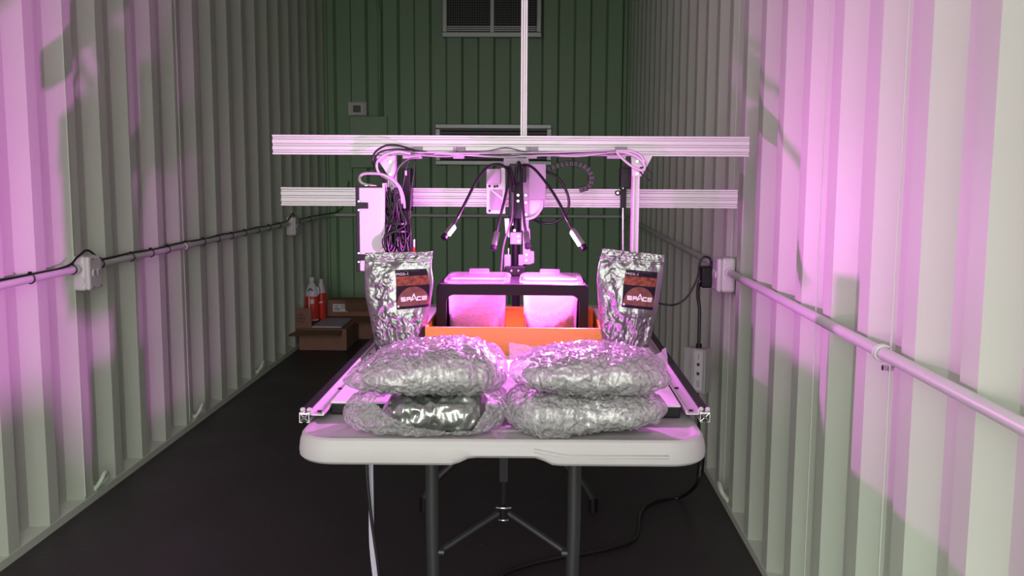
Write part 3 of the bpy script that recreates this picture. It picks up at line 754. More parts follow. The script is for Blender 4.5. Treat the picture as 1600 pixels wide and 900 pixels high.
# ------------------------------------------------------------------ control box with coiled cables
t = thing('control_box', 'white electronics box with black end cap hanging at the left gantry upright', 'electronics box', W(580, 425, YG - .07))
YE = YG - .07
MB().pbox(560.5, 293, 598, 424, YE, .10).build('housing', M_white, t, bevel=.004)
MB().pbox(556, 291, 561.5, 424.5, YE - .002, .104).build('end_cap', M_black, t, bevel=.002)
MB().pbox(561, 290.5, 597, 293.5, YE + .002, .09).build('top_gasket', M_black, t)
MB().pbox(597.5, 286, 601.5, 424, YE + .004, .09).build('side_cover', M_white, t, bevel=.002)
for a, b, c, d in ((557, 316.5, 575, 326), (556.5, 397.5, 571.5, 407)):
    MB().pbox(a, b, c, d, YE - .006, .006).build('latch', M_black, t, bevel=.001)
    for yy in (b - 3, d + 1): MB().pbox(559, yy, 562, yy + 2.4, YE - .008, .006).build('latch_screw', M_steel, t)
MB().pbox(570, 289.6, 574, 291.2, YE + .004, .006).build('indicator', M_gled, t); MB().pbox(578, 289.6, 588, 291.2, YE + .004, .006).build('indicator', M_rled, t)
t = thing('cable_bundle', 'thick coiled bundle of black cables hanging right of the white electronics box', 'cable', W(620, 396, YG - .05))
rng = random.Random(3)
for i in range(44):
    xa = rng.uniform(603, 626); xb = rng.uniform(602, 640); dy = rng.uniform(-.055, .01); lo = rng.uniform(372, 399)
    xm = rng.uniform(600, 634); w = rng.uniform(4, 9)
    pts = [(xa, rng.uniform(292, 318), dy), ((xa + xm) / 2, 330, dy), (xm, 352, dy + rng.uniform(-.01, .01)), (xb - w / 2, (lo + 352) / 2, dy - .01), (xb, lo, dy - .012), (xb + w, lo - 12, dy), (xb + w * .8, 352, dy + .01), (xb + rng.uniform(-3, 3) - 4, 326, dy + .015)]
    pts = [(min(max(a, 600), 641), b, c) for a, b, c in pts]
    MB().tube(cat([W(a, b, YG - .02 + c) for a, b, c in pts], 6), rng.choice((.0030, .0036, .0026)), 6).build('cable', M_cable, t, smooth=True)
for b in (349, 361): 
    c = W(620, b, YG - .045); MB().grid(lambda u, v: c + Vector((.038 * math.cos(2 * PI * u), .034 * math.sin(2 * PI * u), (v - .5) * .005)), 24, 1, True).build('cable_tie', M_black, t)
p = W(646.5, 374, YG - .03); q = W(646.5, 386, YG - .03); r_ = W(646.5, 393, YG - .03)
t2 = thing('cable_plug', 'small steel plug with a red tip hanging on a thin wire beside the cable bundle', 'plug', r_)
MB().cyl(p, q, .0056, 12).build('shell', M_steel, t2, smooth=40); MB().cyl(q, r_, .0048, 12).build('tip', M_redled, t2, smooth=40)

# ------------------------------------------------------------------ four-headed gooseneck grow lamp
YL_ = YG - .075
gl = thing('grow_lamp', 'four-headed black gooseneck grow lamp clipped to the tool column', 'lamp', W(806, 262, YL_ + .02))
MB().pbox(796, 256, 822, 285, YL_ + .018, .035).build('clip', M_black, gl, bevel=.003)
def lamp(stem, a, b, ya, yb, face, bright, power):
    P = [W(x, y, YL_ + (z if z is not None else 0)) for x, y, z in stem]
    A, B = W(a[0], a[1], YL_ + ya), W(b[0], b[1], YL_ + yb)
    MB().tube(cat(P + [A], 8), .0042, 9).build('gooseneck', M_cable, gl, smooth=True)
    ax = (B - A).normalized(); Lh = (B - A).length
    hd = MB().tube([A, A + ax * .004, B - ax * .012, B - ax * .0119], [.006, .0088, .0088, .0088], 18).build('lamp_head', M_steel, gl, smooth=40)
    MB().tube([B - ax * .012, B, B + ax * .002], [.0094, .0094, .006], 18).build('end_cap', M_black, hd, smooth=40)
    fn = Vector(face); fn = (fn - ax * fn.dot(ax)).normalized(); sd = ax.cross(fn)
    o0 = A + ax * .008 + fn * .0078; o1 = B - ax * .016 + fn * .0078; w = .0052
    v = [o0 - sd * w, o0 + sd * w, o1 + sd * w, o1 - sd * w]; v += [p + fn * .003 for p in v]
    MB().add(v, [(0, 1, 2, 3), (4, 7, 6, 5), (0, 4, 5, 1), (1, 5, 6, 2), (2, 6, 7, 3), (3, 7, 4, 0)]).build('led_strip', M_led, hd)
    ld = bpy.data.lights.new('grow_led_light', 'AREA'); ld.shape = 'RECTANGLE'; ld.size = .010; ld.size_y = (o1 - o0).length
    ld.color = LEDC; ld.energy = power
    lo = bpy.data.objects.new('grow_led_light', ld); C.objects.link(lo)
    Mx = Matrix((sd, ax, -fn)).transposed()
    if Mx.determinant() < 0: Mx = Matrix((-sd, ax, -fn)).transposed()
    mw = Mx.to_4x4(); mw.translation = (o0 + o1) / 2 + fn * .0036 - ORG[gl.name]
    lo.parent = gl; lo.matrix_local = mw
LEDC = (1.0, .17, 1.0)
lamp([(800, 300, .02), (797, 275, .01), (790, 262, 0), (778, 256.5, -.03), (762, 261, -.08), (745, 282, -.15), (728, 315, -.21), (716, 338, -.24)], (709, 351), (693, 372), -.24, -.28, (.93, -.34, .10), True, 9)
lamp([(803, 290, .02), (799, 272, .005), (795, 262, 0), (794, 285, -.03), (787, 318, -.06), (780, 345, -.08)], (776.5, 362), (771, 390), -.09, -.12, (.1, .9, 0), False, .75)
lamp([(806, 285, .02), (807, 262, .005), (811, 253.5, 0), (814, 270, -.03), (816, 310, -.06), (819, 345, -.08)], (821.5, 362), (825, 387), -.09, -.13, (-.1, .9, 0), False, .75)
lamp([(814, 290, .02), (815, 265, .01), (820, 257.5, 0), (834, 263, -.04), (855, 288, -.13), (873, 316, -.20), (886, 343, -.24)], (894, 358), (914, 389), -.24, -.28, (-.96, -.26, .08), True, 30)

# ------------------------------------------------------------------ orange tray, black stand, planter tubs
YO0, YO1 = 2.42, 2.80
pa, pb = W(664, 520, YO0), W(941, 520, YO0); xo0, xo1 = pa.x, pb.x; zo = W(800, 512, YO0).z
t = thing('orange_tray', 'long orange printed tray standing on the white panel behind the bubble wrap', 'tray', ((xo0 + xo1) / 2, 2.6, ZB))
th = .006
MB().box(xo0, xo1, YO0, YO0 + th, ZB, zo).build('front_wall', M_orange, t, bevel=.0015)
MB().box(xo0, xo1, YO1 - th, YO1, ZB, zo).build('back_wall', M_orange, t, bevel=.0015)
for x in (xo0, xo1 - th): MB().box(x, x + th, YO0 + th, YO1 - th, ZB, zo).build('side_wall', M_orange, t, bevel=.001)
MB().box(xo0 + th, xo1 - th, YO0 + th, YO1 - th, ZB, ZB + .005).build('bottom', M_orange, t)
xm = (W(790, 500, 2.7).x + W(816, 500, 2.7).x) / 2
MB().box(xm - .028, xm + .028, YO1 - .03, YO1 - th, ZB + .005, zo + .002).build('rib', M_orange, t, bevel=.002)

YK0, YK1 = 2.53, 2.73; zf0 = ZB + .0052
xk0, xk1 = W(682, 470, YK0).x, W(919, 470, YK0).x; zk = W(800, 444.5, YK0).z
t = thing('planter_stand', 'black bridge-shaped stand with rounded opening holding two lit tubs', 'stand', ((xk0 + xk1) / 2, 2.63, zf0))
xi0, xi1 = W(697, 480, YK0).x, W(905, 480, YK0).x; zi = W(800, 461.5, YK0).z; r = .022
def portal(y0, y1):
    outer = [(xk0 - .002, zf0), (xk0, zk - .008), (xk0 + .008, zk), (xk1 - .008, zk), (xk1, zk - .008), (xk1 + .002, zf0)]
    inner = [(xi1, zf0)] + [(xi1 - r + r * math.cos(a), zi - r + r * math.sin(a)) for a in [PI / 2 * i / 8 for i in range(9)]] + [(xi0 + r - r * math.sin(a), zi - r + r * math.cos(a)) for a in [PI / 2 * i / 8 for i in range(9)]] + [(xi0, zf0)]
    return MB().prism(outer + inner, 'y', y0, y1)
portal(YK0, YK0 + .02).build('front_frame', M_frame, t, bevel=.001)
portal(YK1 - .02, YK1).build('back_frame', M_frame, t, bevel=.001)
tubs = [(W(697.5, 480, YK0 + .03).x, W(791, 480, YK0 + .03).x), (W(815, 480, YK0 + .03).x, W(905.5, 480, YK0 + .03).x)]
e = .004
for a_, b_ in ((xk0 + .006, tubs[0][0] + e), (tubs[0][1] - e, tubs[1][0] + e), (tubs[1][1] - e, xk1 - .006)):
    MB().box(a_, b_, YK0 + .02, YK1 - .02, zk - .012, zk).build('top_plate', M_frame, t)
for s, x in ((1, xk0), (-1, xk1)):
    MB().box(min(x + s * .001, x + s * .008), max(x + s * .001, x + s * .008), YK0 + .02, YK1 - .02, zf0, zk - .005).build('side_panel', M_frame, t)
def tub(x0, x1, label, slope):
    y0, y1 = YK0 + .024, YK1 - .024; zb = zf0 + .004; zt = zk + .001
    t = thing('planter_tub', label, 'planter', ((x0 + x1) / 2, (y0 + y1) / 2, zb), 'frosted tubs in the black stand')
    prof = [(.012, zb), (.004, zb + .02), (0, zk - .02), (0, zt), (.002, zt), (.002, zk - .02), (.006, zb + .021), (.014, zb + .003)]
    m = MB(); L = [rrect(x0 + e + i, x1 - e - i, y0 + i, y1 - i, .02, 6) for i, z in prof]; n = len(L[0])
    vs = [(x, y, z) for lp, (i, z) in zip(L, prof) for x, y in lp]
    fs = [(i * n + j, i * n + (j + 1) % n, (i + 1) * n + (j + 1) % n, (i + 1) * n + j) for i in range(len(prof) - 1) for j in range(n)]
    fs += [tuple(range(n)), tuple(range((len(prof) - 1) * n, len(prof) * n))]
    m.add(vs, fs).build('tub_body', M_tub, t, smooth=40)
    zs = W(740, 492, y0).z
    def soil(u, v):
        x = lerp(x0 + .014, x1 - .014, u); y = lerp(y0 + .012, y1 - .012, v)
        return Vector((x, y, zs + slope * (u - .5) * (u - .2) + .008 * N3(x * 60, y * 60) + .004 * N3(x * 200, y * 200)))
    m = MB().grid(soil, 40, 36)
    lo = [Vector((p.x, p.y, zb + .008)) for p in (soil(0, 0), soil(1, 0), soil(1, 1), soil(0, 1))]
    b0 = len(m.v); m.add(lo, []); nn = 41
    m.f.append(tuple([i for i in range(nn)] + [b0 + 1, b0])); m.f.append(tuple([nn * 36 + i for i in range(nn)][::-1] + [b0 + 3, b0 + 2]))
    m.f.append(tuple([nn * j for j in range(37)][::-1] + [b0, b0 + 3])); m.f.append(tuple([nn * j + 40 for j in range(37)] + [b0 + 2, b0 + 1]))
    m.build('soil', M_soil, t, smooth=True)['kind'] = 'stuff'
    # lid: raised rim, sunk window, tab
    ya, yb = YK0 + .012, YK1 - .012; xa, xb = x0 - .005, x1 + .008; z = zt + .0005
    prof = [(.0, z), (-.001, z + .006), (.003, z + .011), (.008, z + .0125), (.014, z + .0115), (.017, z + .008), (.06, z + .0078)]
    L = [rrect(xa + i, xb - i, ya + i, yb - i, max(.024 - i * .5, .004), 8) for i, z_ in prof]; n = len(L[0])
    vs = [(x, y, z_) for lp, (i, z_) in zip(L, prof) for x, y in lp]
    fs = [(i * n + j, i * n + (j + 1) % n, (i + 1) * n + (j + 1) % n, (i + 1) * n + j) for i in range(len(prof) - 1) for j in range(n)]
    fs += [tuple(range((len(prof) - 1) * n, len(prof) * n))]
    ld = MB().add(vs, fs).build('lid', M_lid, t, smooth=50)
    xc = (xa + xb) / 2
    MB().box(xc - .03, xc + .026, yb - .014, yb - .002, z + .008, z + .022).build('lid_tab', M_lid, ld, bevel=.003)
tub(*tubs[0], 'left frosted tub of reddish soil with a clear lid in the black stand', .03)
tub(*tubs[1], 'right frosted tub of reddish soil heaped to one side, in the black stand', .10)

# ------------------------------------------------------------------ silver stand-up pouches with labels
def pouch(label, name, Yp, left, right, lab, seed, group):
    """left/right: picture outline points top to bottom (same count)"""
    n = len(left) - 1
    def edge(tab, v):
        i = min(int(v * n), n - 1); f_ = v * n - i; a, b = tab[i], tab[i + 1]
        p0 = tab[max(i - 1, 0)]; p3 = tab[min(i + 2, n)]
        def cr(k): return .5 * (2 * a[k] + (b[k] - p0[k]) * f_ + (2 * p0[k] - 5 * a[k] + 4 * b[k] - p3[k]) * f_ ** 2 + (3 * a[k] - p0[k] - 3 * b[k] + p3[k]) * f_ ** 3)
        return cr(0), cr(1)
    def pix(u, v):
        l, r = edge(left, v), edge(right, v)
        return lerp(l[0], r[0], u), lerp(l[1], r[1], u)
    # label corners in (u, v)
    def inv(px, py):
        u, v = .5, .4
        for _ in range(30):
            a = pix(u, v); e_ = (px - a[0], py - a[1]); h = 1e-3
            du = pix(u + h, v); dv = pix(u, v + h)
            j = [[(du[0] - a[0]) / h, (dv[0] - a[0]) / h], [(du[1] - a[1]) / h, (dv[1] - a[1]) / h]]
            D = j[0][0] * j[1][1] - j[0][1] * j[1][0]
            u += (e_[0] * j[1][1] - e_[1] * j[0][1]) / D; v += (e_[1] * j[0][0] - e_[0] * j[1][0]) / D
            u = min(max(u, 0), 1); v = min(max(v, 0), .98)
        return u, v
    LC = [inv(*p) for p in lab]   # TL TR BR BL
    lu0, lu1 = min(p[0] for p in LC) - .03, max(p[0] for p in LC) + .03; lv0, lv1 = min(p[1] for p in LC) - .02, max(p[1] for p in LC) + .02
    def ridg(x, y, k): return 1 - abs(noise.noise((x + seed, y - seed, k))) * 2.2
    def thick(u, v, front):
        prof = max(0, 1 - abs(2 * u - 1) ** 2.4) ** .55
        if v < .13: T = .0022 + .002 * v / .13
        else:
            w = (v - .13) / .87; T = .0042 + .036 * (w ** .75)
        t = T * (.12 + .88 * prof) if v > .1 else T
        inl = 1.0
        if front:
            du = max(lu0 - u, u - lu1, 0) / .07; dv = max(lv0 - v, v - lv1, 0) / .05
            inl = min(1, max(du, dv))
        k = (.32 + .68 * inl) * min(1, .25 + v * 1.2)
        x, y = u * 1.0, v * 1.5
        cr = .0085 * ridg(x * 2.6 + y * 1.3, y * 2.1 - x, 1) + .005 * ridg(x * 6 - y * 2, y * 5.5 + x * 3, 2) + .0022 * ridg(x * 13 + y * 4, y * 15 - x * 6, 3) + .001 * N3(x * 40, y * 40, seed)
        t += (cr - .0075) * k * min(1, (prof + .15))
        if v < .13: t += .0012 * N3(u * 22 + seed, v * 60) * (1.6 if v < .085 else .3)
        for vz in (.095, .118): t += .0017 * math.exp(-((v - vz) / .006) ** 2)
        return max(t, .0008)
    def surf(u, v, off=0.0):
        a, b = pix(u, v); p = W(a, b, Yp); p.y -= thick(u, v, True) + off
        p.z = max(p.z, ZB + .0015); return p
    def surb(u, v):
        a, b = pix(u, v); p = W(a, b, Yp); p.y += thick(1 - u, v, False); p.z = max(p.z, ZB + .0015); return p
    base = W(*pix(.5, 1), Yp)
    t = thing(name, label, 'pouch', (base.x, Yp, ZB), group)
    nu, nv = 96, 140; m = MB()
    def loop(uu, vv):
        return surf(uu * 2, vv) if uu <= .5 else surb(2 - uu * 2, vv)
    m.grid(loop, nu * 2, nv, True)
    c = nu * 2; m.f.append(tuple(range(c))); m.f.append(tuple(range(nv * c, (nv + 1) * c)))
    m.build('bag', M_foil, t, smooth=True)
    # label: (a,b) in 0..1 from its top left corner
    def lp(a, b, off):
        u = lerp(lerp(LC[0][0], LC[1][0], a), lerp(LC[3][0], LC[2][0], a), b); v = lerp(lerp(LC[0][1], LC[1][1], a), lerp(LC[3][1], LC[2][1], a), b)
        return surf(u, v, off)
    L = MB().grid(lambda a, b: lp(a, b, .0010), 30, 34).build('label', M_labdark, t, smooth=True)
    MB().grid(lambda a, b: lp(a, .175 + .235 * b, .0014), 30, 10).build('terrain_strip', M_strip, L, smooth=True)
    # planet: disc cut by the label edges
    def planet(a, b):
        cx, cy, R = .52, .94, .50; y = .445 + (.93 - .445) * b
        w = math.sqrt(max(0, R * R - (y - cy) ** 2)) * 1.0; x0_, x1_ = max(0.02, cx - w), min(1, cx + w)
        return lp(lerp(x0_, x1_, a), y, .0014)
    MB().grid(planet, 30, 26).build('planet_picture', M_planet, L, smooth=True)
    def shape(polys, off=.0019):
        m = MB()
        for poly in polys:
            # subdivide quads a little so they follow the surface
            A, B, C_, D = poly
            def q(a, b): return lp(lerp(lerp(A[0], B[0], a), lerp(D[0], C_[0], a), b), lerp(lerp(A[1], B[1], a), lerp(D[1], C_[1], a), b), off)
            m.grid(q, 3, 2)
        return m
    def st(x0_, y0_, x1_, y1_, w):
        dx, dy = x1_ - x0_, y1_ - y0_; l = math.hypot(dx, dy * 1.25) or 1; nx, ny = -dy * 1.25 / l * w / 2, dx / l * w / 2
        ex, ey = dx / l * w * .4, dy / l * w * .4
        return ((x0_ + nx - ex, y0_ + ny - ey), (x1_ + nx + ex, y1_ + ny + ey), (x1_ - nx + ex, y1_ - ny + ey), (x0_ - nx - ex, y0_ - ny - ey))
    # wide angular wordmark
    S = []; w = .030; yt, ym, yb = .715, .755, .795
    def glyph(x, wd, segs): 
        for a in segs: S.append(st(x + a[0] * wd, lerp(yt, yb, a[1]), x + a[2] * wd, lerp(yt, yb, a[3]), w))
    glyph(.16, .12, [(1, 0, 0, 0), (0, 0, 0, .5), (0, .5, 1, .5), (1, .5, 1, 1), (1, 1, 0, 1)])
    glyph(.335, .10, [(0, 1, 0, 0), (0, 0, 1, 0), (1, 0, 1, .55), (1, .55, 0, .55)])
    glyph(.455, .17, [(0, 1.05, .5, -1.0), (.5, -1.0, 1, 1.05), (.1, .9, .55, .45)])
    glyph(.645, .11, [(1, 0, 0, 0), (0, 0, 0, 1), (0, 1, 1, 1)])
    glyph(.80, .11, [(1, 0, 0, 0), (0, 0, 0, 1), (0, 1, 1, 1), (0, .5, 1, .5), (1, 0, 1, .5)])
    shape(S).build('space_lettering', M_labtext, L)
    def text(body, x, y, h, wx, mat, name):
        cu = bpy.data.curves.new('t', 'FONT'); cu.body = body; cu.size = 1; cu.space_character = 1.12
        ob = bpy.data.objects.new('t', cu); C.objects.link(ob); bpy.context.view_layer.update()
        me = bpy.data.meshes.new_from_object(ob.evaluated_get(bpy.context.evaluated_depsgraph_get()))
        xs = [v.co.x for v in me.vertices]; ys = [v.co.y for v in me.vertices]; X0, X1, Y0_, Y1_ = min(xs), max(xs), min(ys), max(ys)
        m = MB().add([lp(x + (v.co.x - X0) / (X1 - X0) * wx, y + (Y1_ - v.co.y) / (Y1_ - Y0_) * h, .0019) for v in me.vertices], [tuple(p.vertices) for p in me.polygons])
        bpy.data.objects.remove(ob); bpy.data.curves.remove(cu); bpy.data.meshes.remove(me)
        m.build(name, mat, L)
    text('MGS-1', .025, .085, .062, .37, M_labtext, 'code_lettering')
    text('MARS  GLOBAL  SIMULANT', .03, .030, .028, .76, M_labgrey, 'small_lettering')
    m = MB(); m.add([lp(.06 + .034 * math.cos(a), .925 + .028 * math.sin(a), .0019) for a in [2 * PI * i / 16 for i in range(16)]], [tuple(range(16))]); m.build('emblem', M_labtext, L)
    m = shape([((.045, .917), (.075, .917), (.075, .932), (.045, .932))], .0023); m.build('emblem_mark', M_planet, L)
    shape([((.14, .90), (.52, .90), (.52, .905), (.14, .905))]).build('fine_print_line', M_labgrey, L)
    return t
pouch('silver foil stand-up pouch with a square label standing left of the orange tray', 'foil_pouch', 2.45,
      [(571, 395), (570, 407), (569.5, 420), (570, 440), (571, 460), (575, 480), (579, 500), (583, 520), (586, 540), (590, 562)],
      [(676, 393), (675, 406), (674.5, 420), (677, 440), (675, 460), (672, 480), (669, 500), (666, 520), (663, 540), (658, 562)],
      [(618.4, 421), (667, 419.3), (671, 478), (622, 481.5)], 1.3, 'labelled silver pouches')
pouch('silver foil stand-up pouch leaning clockwise, standing right of the orange tray', 'foil_pouch', 2.43,
      [(941.5, 388), (938, 402), (934.5, 418), (932.5, 438), (933.5, 458), (935, 480), (936.5, 500), (938, 520), (940, 540), (946, 562)],
      [(1038.5, 398.5), (1037.5, 412), (1036, 428), (1033, 448), (1029.5, 468), (1025.5, 490), (1021, 510), (1016, 530), (1010, 548), (1000, 566)],
      [(978, 420), (1027, 425), (1018.5, 483), (970, 477.5)], 5.7, 'labelled silver pouches')

# ------------------------------------------------------------------ bubble-wrap packages
def loft(prof, Yc, dep, amp, seed, nS=150, nA=84, yoff=None, hole=None, zmin=None, pw=(.8, .8), front_squash=1.0):
    """prof: rows (px, ytop, ybottom); cross-sections are rounded in depth"""
    x0, x1 = prof[0][0], prof[-1][0]
    top = [(a, b) for a, b, c in prof]; bot = [(a, c) for a, b, c in prof]
    def f(aa, ss):
        s = ss * 1.0; px = lerp(x0, x1, s); yt, yb = interp(top, px), interp(bot, px)
        pt, pbm = W(px, yt, Yc), W(px, yb, Yc - dep * .35); cz = (pt.z + pbm.z) / 2; hh = (pt.z - pbm.z) / 2
        e_ = min(s, 1 - s) ; d = dep * min(1, .35 + 1.6 * math.sqrt(max(e_, 0) * 2) * .6)
        a = aa * 2 * PI; ca, sa = math.cos(a), math.sin(a)
        q = Vector((pt.x, Yc - d * math.copysign(abs(ca) ** pw[0], ca), cz + hh * math.copysign(abs(sa) ** pw[1], sa)))
        n_ = Vector((0, -ca, sa))
        k = q * 1.0 + Vector((seed, seed, 0))
        dsp = amp * (1.0 * noise.noise(k * 14) + .7 * (1 - 2 * abs(noise.noise(k * 26))) * .6 + .45 * noise.noise(k * 55) + .5 * (1 - 2.4 * abs(noise.noise(k * 60 + Vector((5, 2, 1))))) + .35 * noise.noise(k * 110))
        fade = min(1, e_ * 12)
        q += n_ * dsp * (.3 + .7 * fade) + Vector((noise.noise(k * 20) * amp * .8 * fade, 0, 0))
        if zmin is not None and q.z < zmin: q.z = zmin + .15 * (zmin - q.z) * 0
        return q
    m = MB().grid(f, nA, nS, True)
    if hole:
        def inside(x, y):
            c = False; j = len(hole) - 1
            for i in range(len(hole)):
                if (hole[i][1] > y) != (hole[j][1] > y) and x < (hole[j][0] - hole[i][0]) * (y - hole[i][1]) / (hole[j][1] - hole[i][1]) + hole[i][0]: c = not c
                j = i
            return c
        nf = []
        for fc in m.f:
            ce = sum((m.v[i] for i in fc), Vector()) / 4
            if ce.y < Yc - dep * .12 and inside(*proj(ce)): continue
            nf.append(fc)
        m.f = nf
    else:
        m.f.append(tuple(range(nA))); m.f.append(tuple(range(nS * nA, (nS + 1) * nA)))
    return m
ZTT = ZT + .0015
GB = 'bubble wrap packages on the table front'
# inner foil pouches first (resting inside the film)
def inner(label, prof, Yc, dep, seed, zmin):
    o = loft(prof, Yc, dep, .0075, seed, 120, 80, zmin=zmin, pw=(.9, .6))  .build('foil_pouch', M_foil3 if 'torn' in label else M_foil2, None, smooth=True)
    tag(o, label, 'pouch', 'silver pouches inside bubble wrap'); return o
inner('crumpled silver pouch showing through the torn opening of the lower left bubble bag', [(600, 636, 650), (614, 622, 658), (640, 614, 664), (690, 612, 670), (728, 611, 675), (748, 614, 668), (762, 626, 650)], 1.825, .07, 3.0, ZTT + .004)
inner('silver pouch wrapped inside the upper left bubble bag', [(566, 578, 594), (590, 566, 602), (640, 552, 606), (710, 542, 607), (755, 550, 605), (776, 566, 596)], 1.86, .09, 9.0, None)
inner('silver pouch wrapped inside the lower right bubble bag', [(806, 628, 655), (830, 619, 668), (900, 615, 671), (970, 617, 661), (1012, 624, 650), (1026, 631, 645)], 1.825, .075, 13.0, ZTT + .004)
inner('silver pouch wrapped inside the upper right bubble bag', [(816, 570, 590), (840, 560, 600), (900, 554, 605), (970, 557, 605), (1012, 564, 603), (1030, 575, 597)], 1.86, .09, 21.0, None)

hole = [(584, 627), (612, 613), (660, 617), (715, 611), (752, 610), (762, 622), (756, 645), (738, 673), (700, 675), (640, 666), (606, 650)]
o = loft([(541, 632, 650), (548, 620, 662), (575, 610, 672), (610, 609, 678), (660, 609, 681), (720, 608, 681), (760, 609, 678), (785, 612, 664), (797, 622, 640)], 1.825, .092, .008, 31, hole=hole, zmin=ZTT, nS=170, nA=110).build('bubble_wrap_bag', M_bubble, None, smooth=True)
tag(o, 'torn-open bubble wrap bag at the table front on the left, bottom of its stack', 'package', GB)
t = thing('bubble_wrap_bag', 'plump bubble wrap bag lying on top of the torn one on the left', 'package', W(665, 611, 1.86), GB)
loft([(542, 586, 594), (552, 577, 599), (580, 560, 604), (610, 548, 608), (660, 538, 611), (710, 532, 612), (745, 538, 611), (775, 549, 608), (787, 560, 603), (793, 575, 595)], 1.86, .12, .009, 43).build('film', M_bubble, t, smooth=True)
loft([(762, 590, 614), (775, 586, 622), (790, 584, 628), (805, 590, 632), (818, 600, 630), (828, 606, 616)], 1.90, .04, .007, 91, 50, 40).build('twisted_tail', M_bubble, t, smooth=True)
o = loft([(787, 632, 650), (795, 618, 660), (815, 610, 671), (845, 609, 678), (900, 609, 677), (960, 610, 668), (1010, 614, 657), (1032, 622, 650), (1040, 630, 642)], 1.825, .092, .009, 57, zmin=ZTT).build('bubble_wrap_bag', M_bubble, None, smooth=True)
tag(o, 'closed bubble wrap bag at the table front on the right, bottom of its stack', 'package', GB)
t = thing('bubble_wrap_bag', 'flat bubble wrap bag with a raised flap, on top of the right stack', 'package', W(920, 610, 1.86), GB)
loft([(796, 576, 582), (806, 566, 592), (830, 556, 600), (870, 548, 607), (920, 545, 611), (970, 549, 611), (1015, 557, 609), (1036, 568, 604), (1045, 585, 595)], 1.86, .12, .009, 71).build('film', M_bubble, t, smooth=True)
m = MB()
def flap(u, v):
    px = lerp(lerp(795, 797, v), lerp(836, 860, v), u); py = lerp(lerp(535, 541, u), lerp(572, 556, u), v)
    p = W(px, py, 1.97 + .02 * u - .015 * v); p.y += .006 * noise.noise((u * 4, v * 4, 3)); return p
MB().grid(flap, 24, 20).build('flap', M_bubble, t, smooth=True)
m = MB()
def flap2(u, v):
    px = lerp(1012, 1040, u) + 3 * math.sin(v * 3); py = lerp(lerp(556, 549 - 6 * (u > .8), u), lerp(575, 580, u), v)
    p = W(px, py, 1.90); p.y += .008 * noise.noise((u * 5, v * 4, 9)); return p
MB().grid(flap2, 16, 14).build('corner', M_bubble, t, smooth=True)

# ------------------------------------------------------------------ boxes and jugs in the far left corner
fb = WZ(467, 547, 0.0); YX = fb.y; xa, xb = W(467, 530, YX).x, W(541.5, 530, YX).x; zt = W(505, 514, YX).z
t = thing('cardboard_box', 'low cardboard box on the floor in the far left corner with flaps open', 'box', ((xa + xb) / 2, YX + .2, 0))
MB().box(xa, xb, YX, YX + .45, 0, zt).build('body', M_card, t, bevel=.003)
MB().box(xa - .045, xb - .03, YX - .10, YX + .0, zt - .012, zt - .006, rot=Matrix.Rotation(math.radians(14), 3, 'X'), piv=(xa, YX, zt)).build('front_flap', M_carddark, t)
p, q = W(459, 482, YX + .03), W(487, 513, YX + .03)
fl_ = MB().box(p.x, q.x, YX + .03, YX + .035, zt - .004, p.z).build('side_flap', M_card, t)
c = W(470, 497.5, YX + .029); k = MB(); k.ring(c, (0, 1, 0), .027, .0018, 24, 5); k.box(c.x - .018, c.x + .018, c.y - .001, c.y + .001, c.z - .002, c.z + .002); k.box(c.x - .002, c.x + .002, c.y - .001, c.y + .001, c.z - .014, c.z + .014); k.build('printed_mark', M_ink, fl_)
o = MB().box(W(488, 508, YX + .05).x, W(534, 508, YX + .05).x, YX + .04, YX + .42, zt + .001, zt + .012).build('grey_sheet', M_lav, None, bevel=.002)
tag(o, 'flat grey slab lying on the low cardboard box under the jug', 'sheet')
YX2 = YX + .46; p, q = W(510.5, 468.5, YX2), W(582, 505, YX2)
t = thing('cardboard_box', 'taller cardboard box with a white shipping label behind the low one', 'box', ((p.x + q.x) / 2, YX2 + .1, 0))
MB().box(p.x, q.x, YX2, YX2 + .14, 0, p.z).build('body', M_card, t, bevel=.003)
a, b = W(520, 475, YX2), W(543, 487, YX2); lb = MB().box(a.x, b.x, YX2 - .0015, YX2, b.z, a.z).build('shipping_label', M_paper, t)
for i, (u, v, w2) in enumerate(((.1, .25, .3), (.1, .55, .35), (.55, .2, .35), (.55, .5, .3), (.1, .75, .4))):
    MB().box(lerp(a.x, b.x, u), lerp(a.x, b.x, u + w2), YX2 - .0022, YX2 - .0015, lerp(a.z, b.z, v) - .003, lerp(a.z, b.z, v) + .003).build('print_bar', M_labgrey, lb)
MB().box(p.x, q.x, YX2 - .12, YX2 - .003, W(540, 494, YX2).z - .003, W(540, 494, YX2).z + .003, rot=Matrix.Rotation(math.radians(16), 3, 'X'), piv=(p.x, YX2, W(540, 494, YX2).z)).build('front_flap', M_carddark, t)
MB().box(lerp(p.x, q.x, .42), q.x + .02, YX2 - .03, YX2 - .004, W(560, 485, YX2).z, p.z - .005, rot=Matrix.Rotation(.15, 3, 'X')).build('side_flap', M_carddark, t)

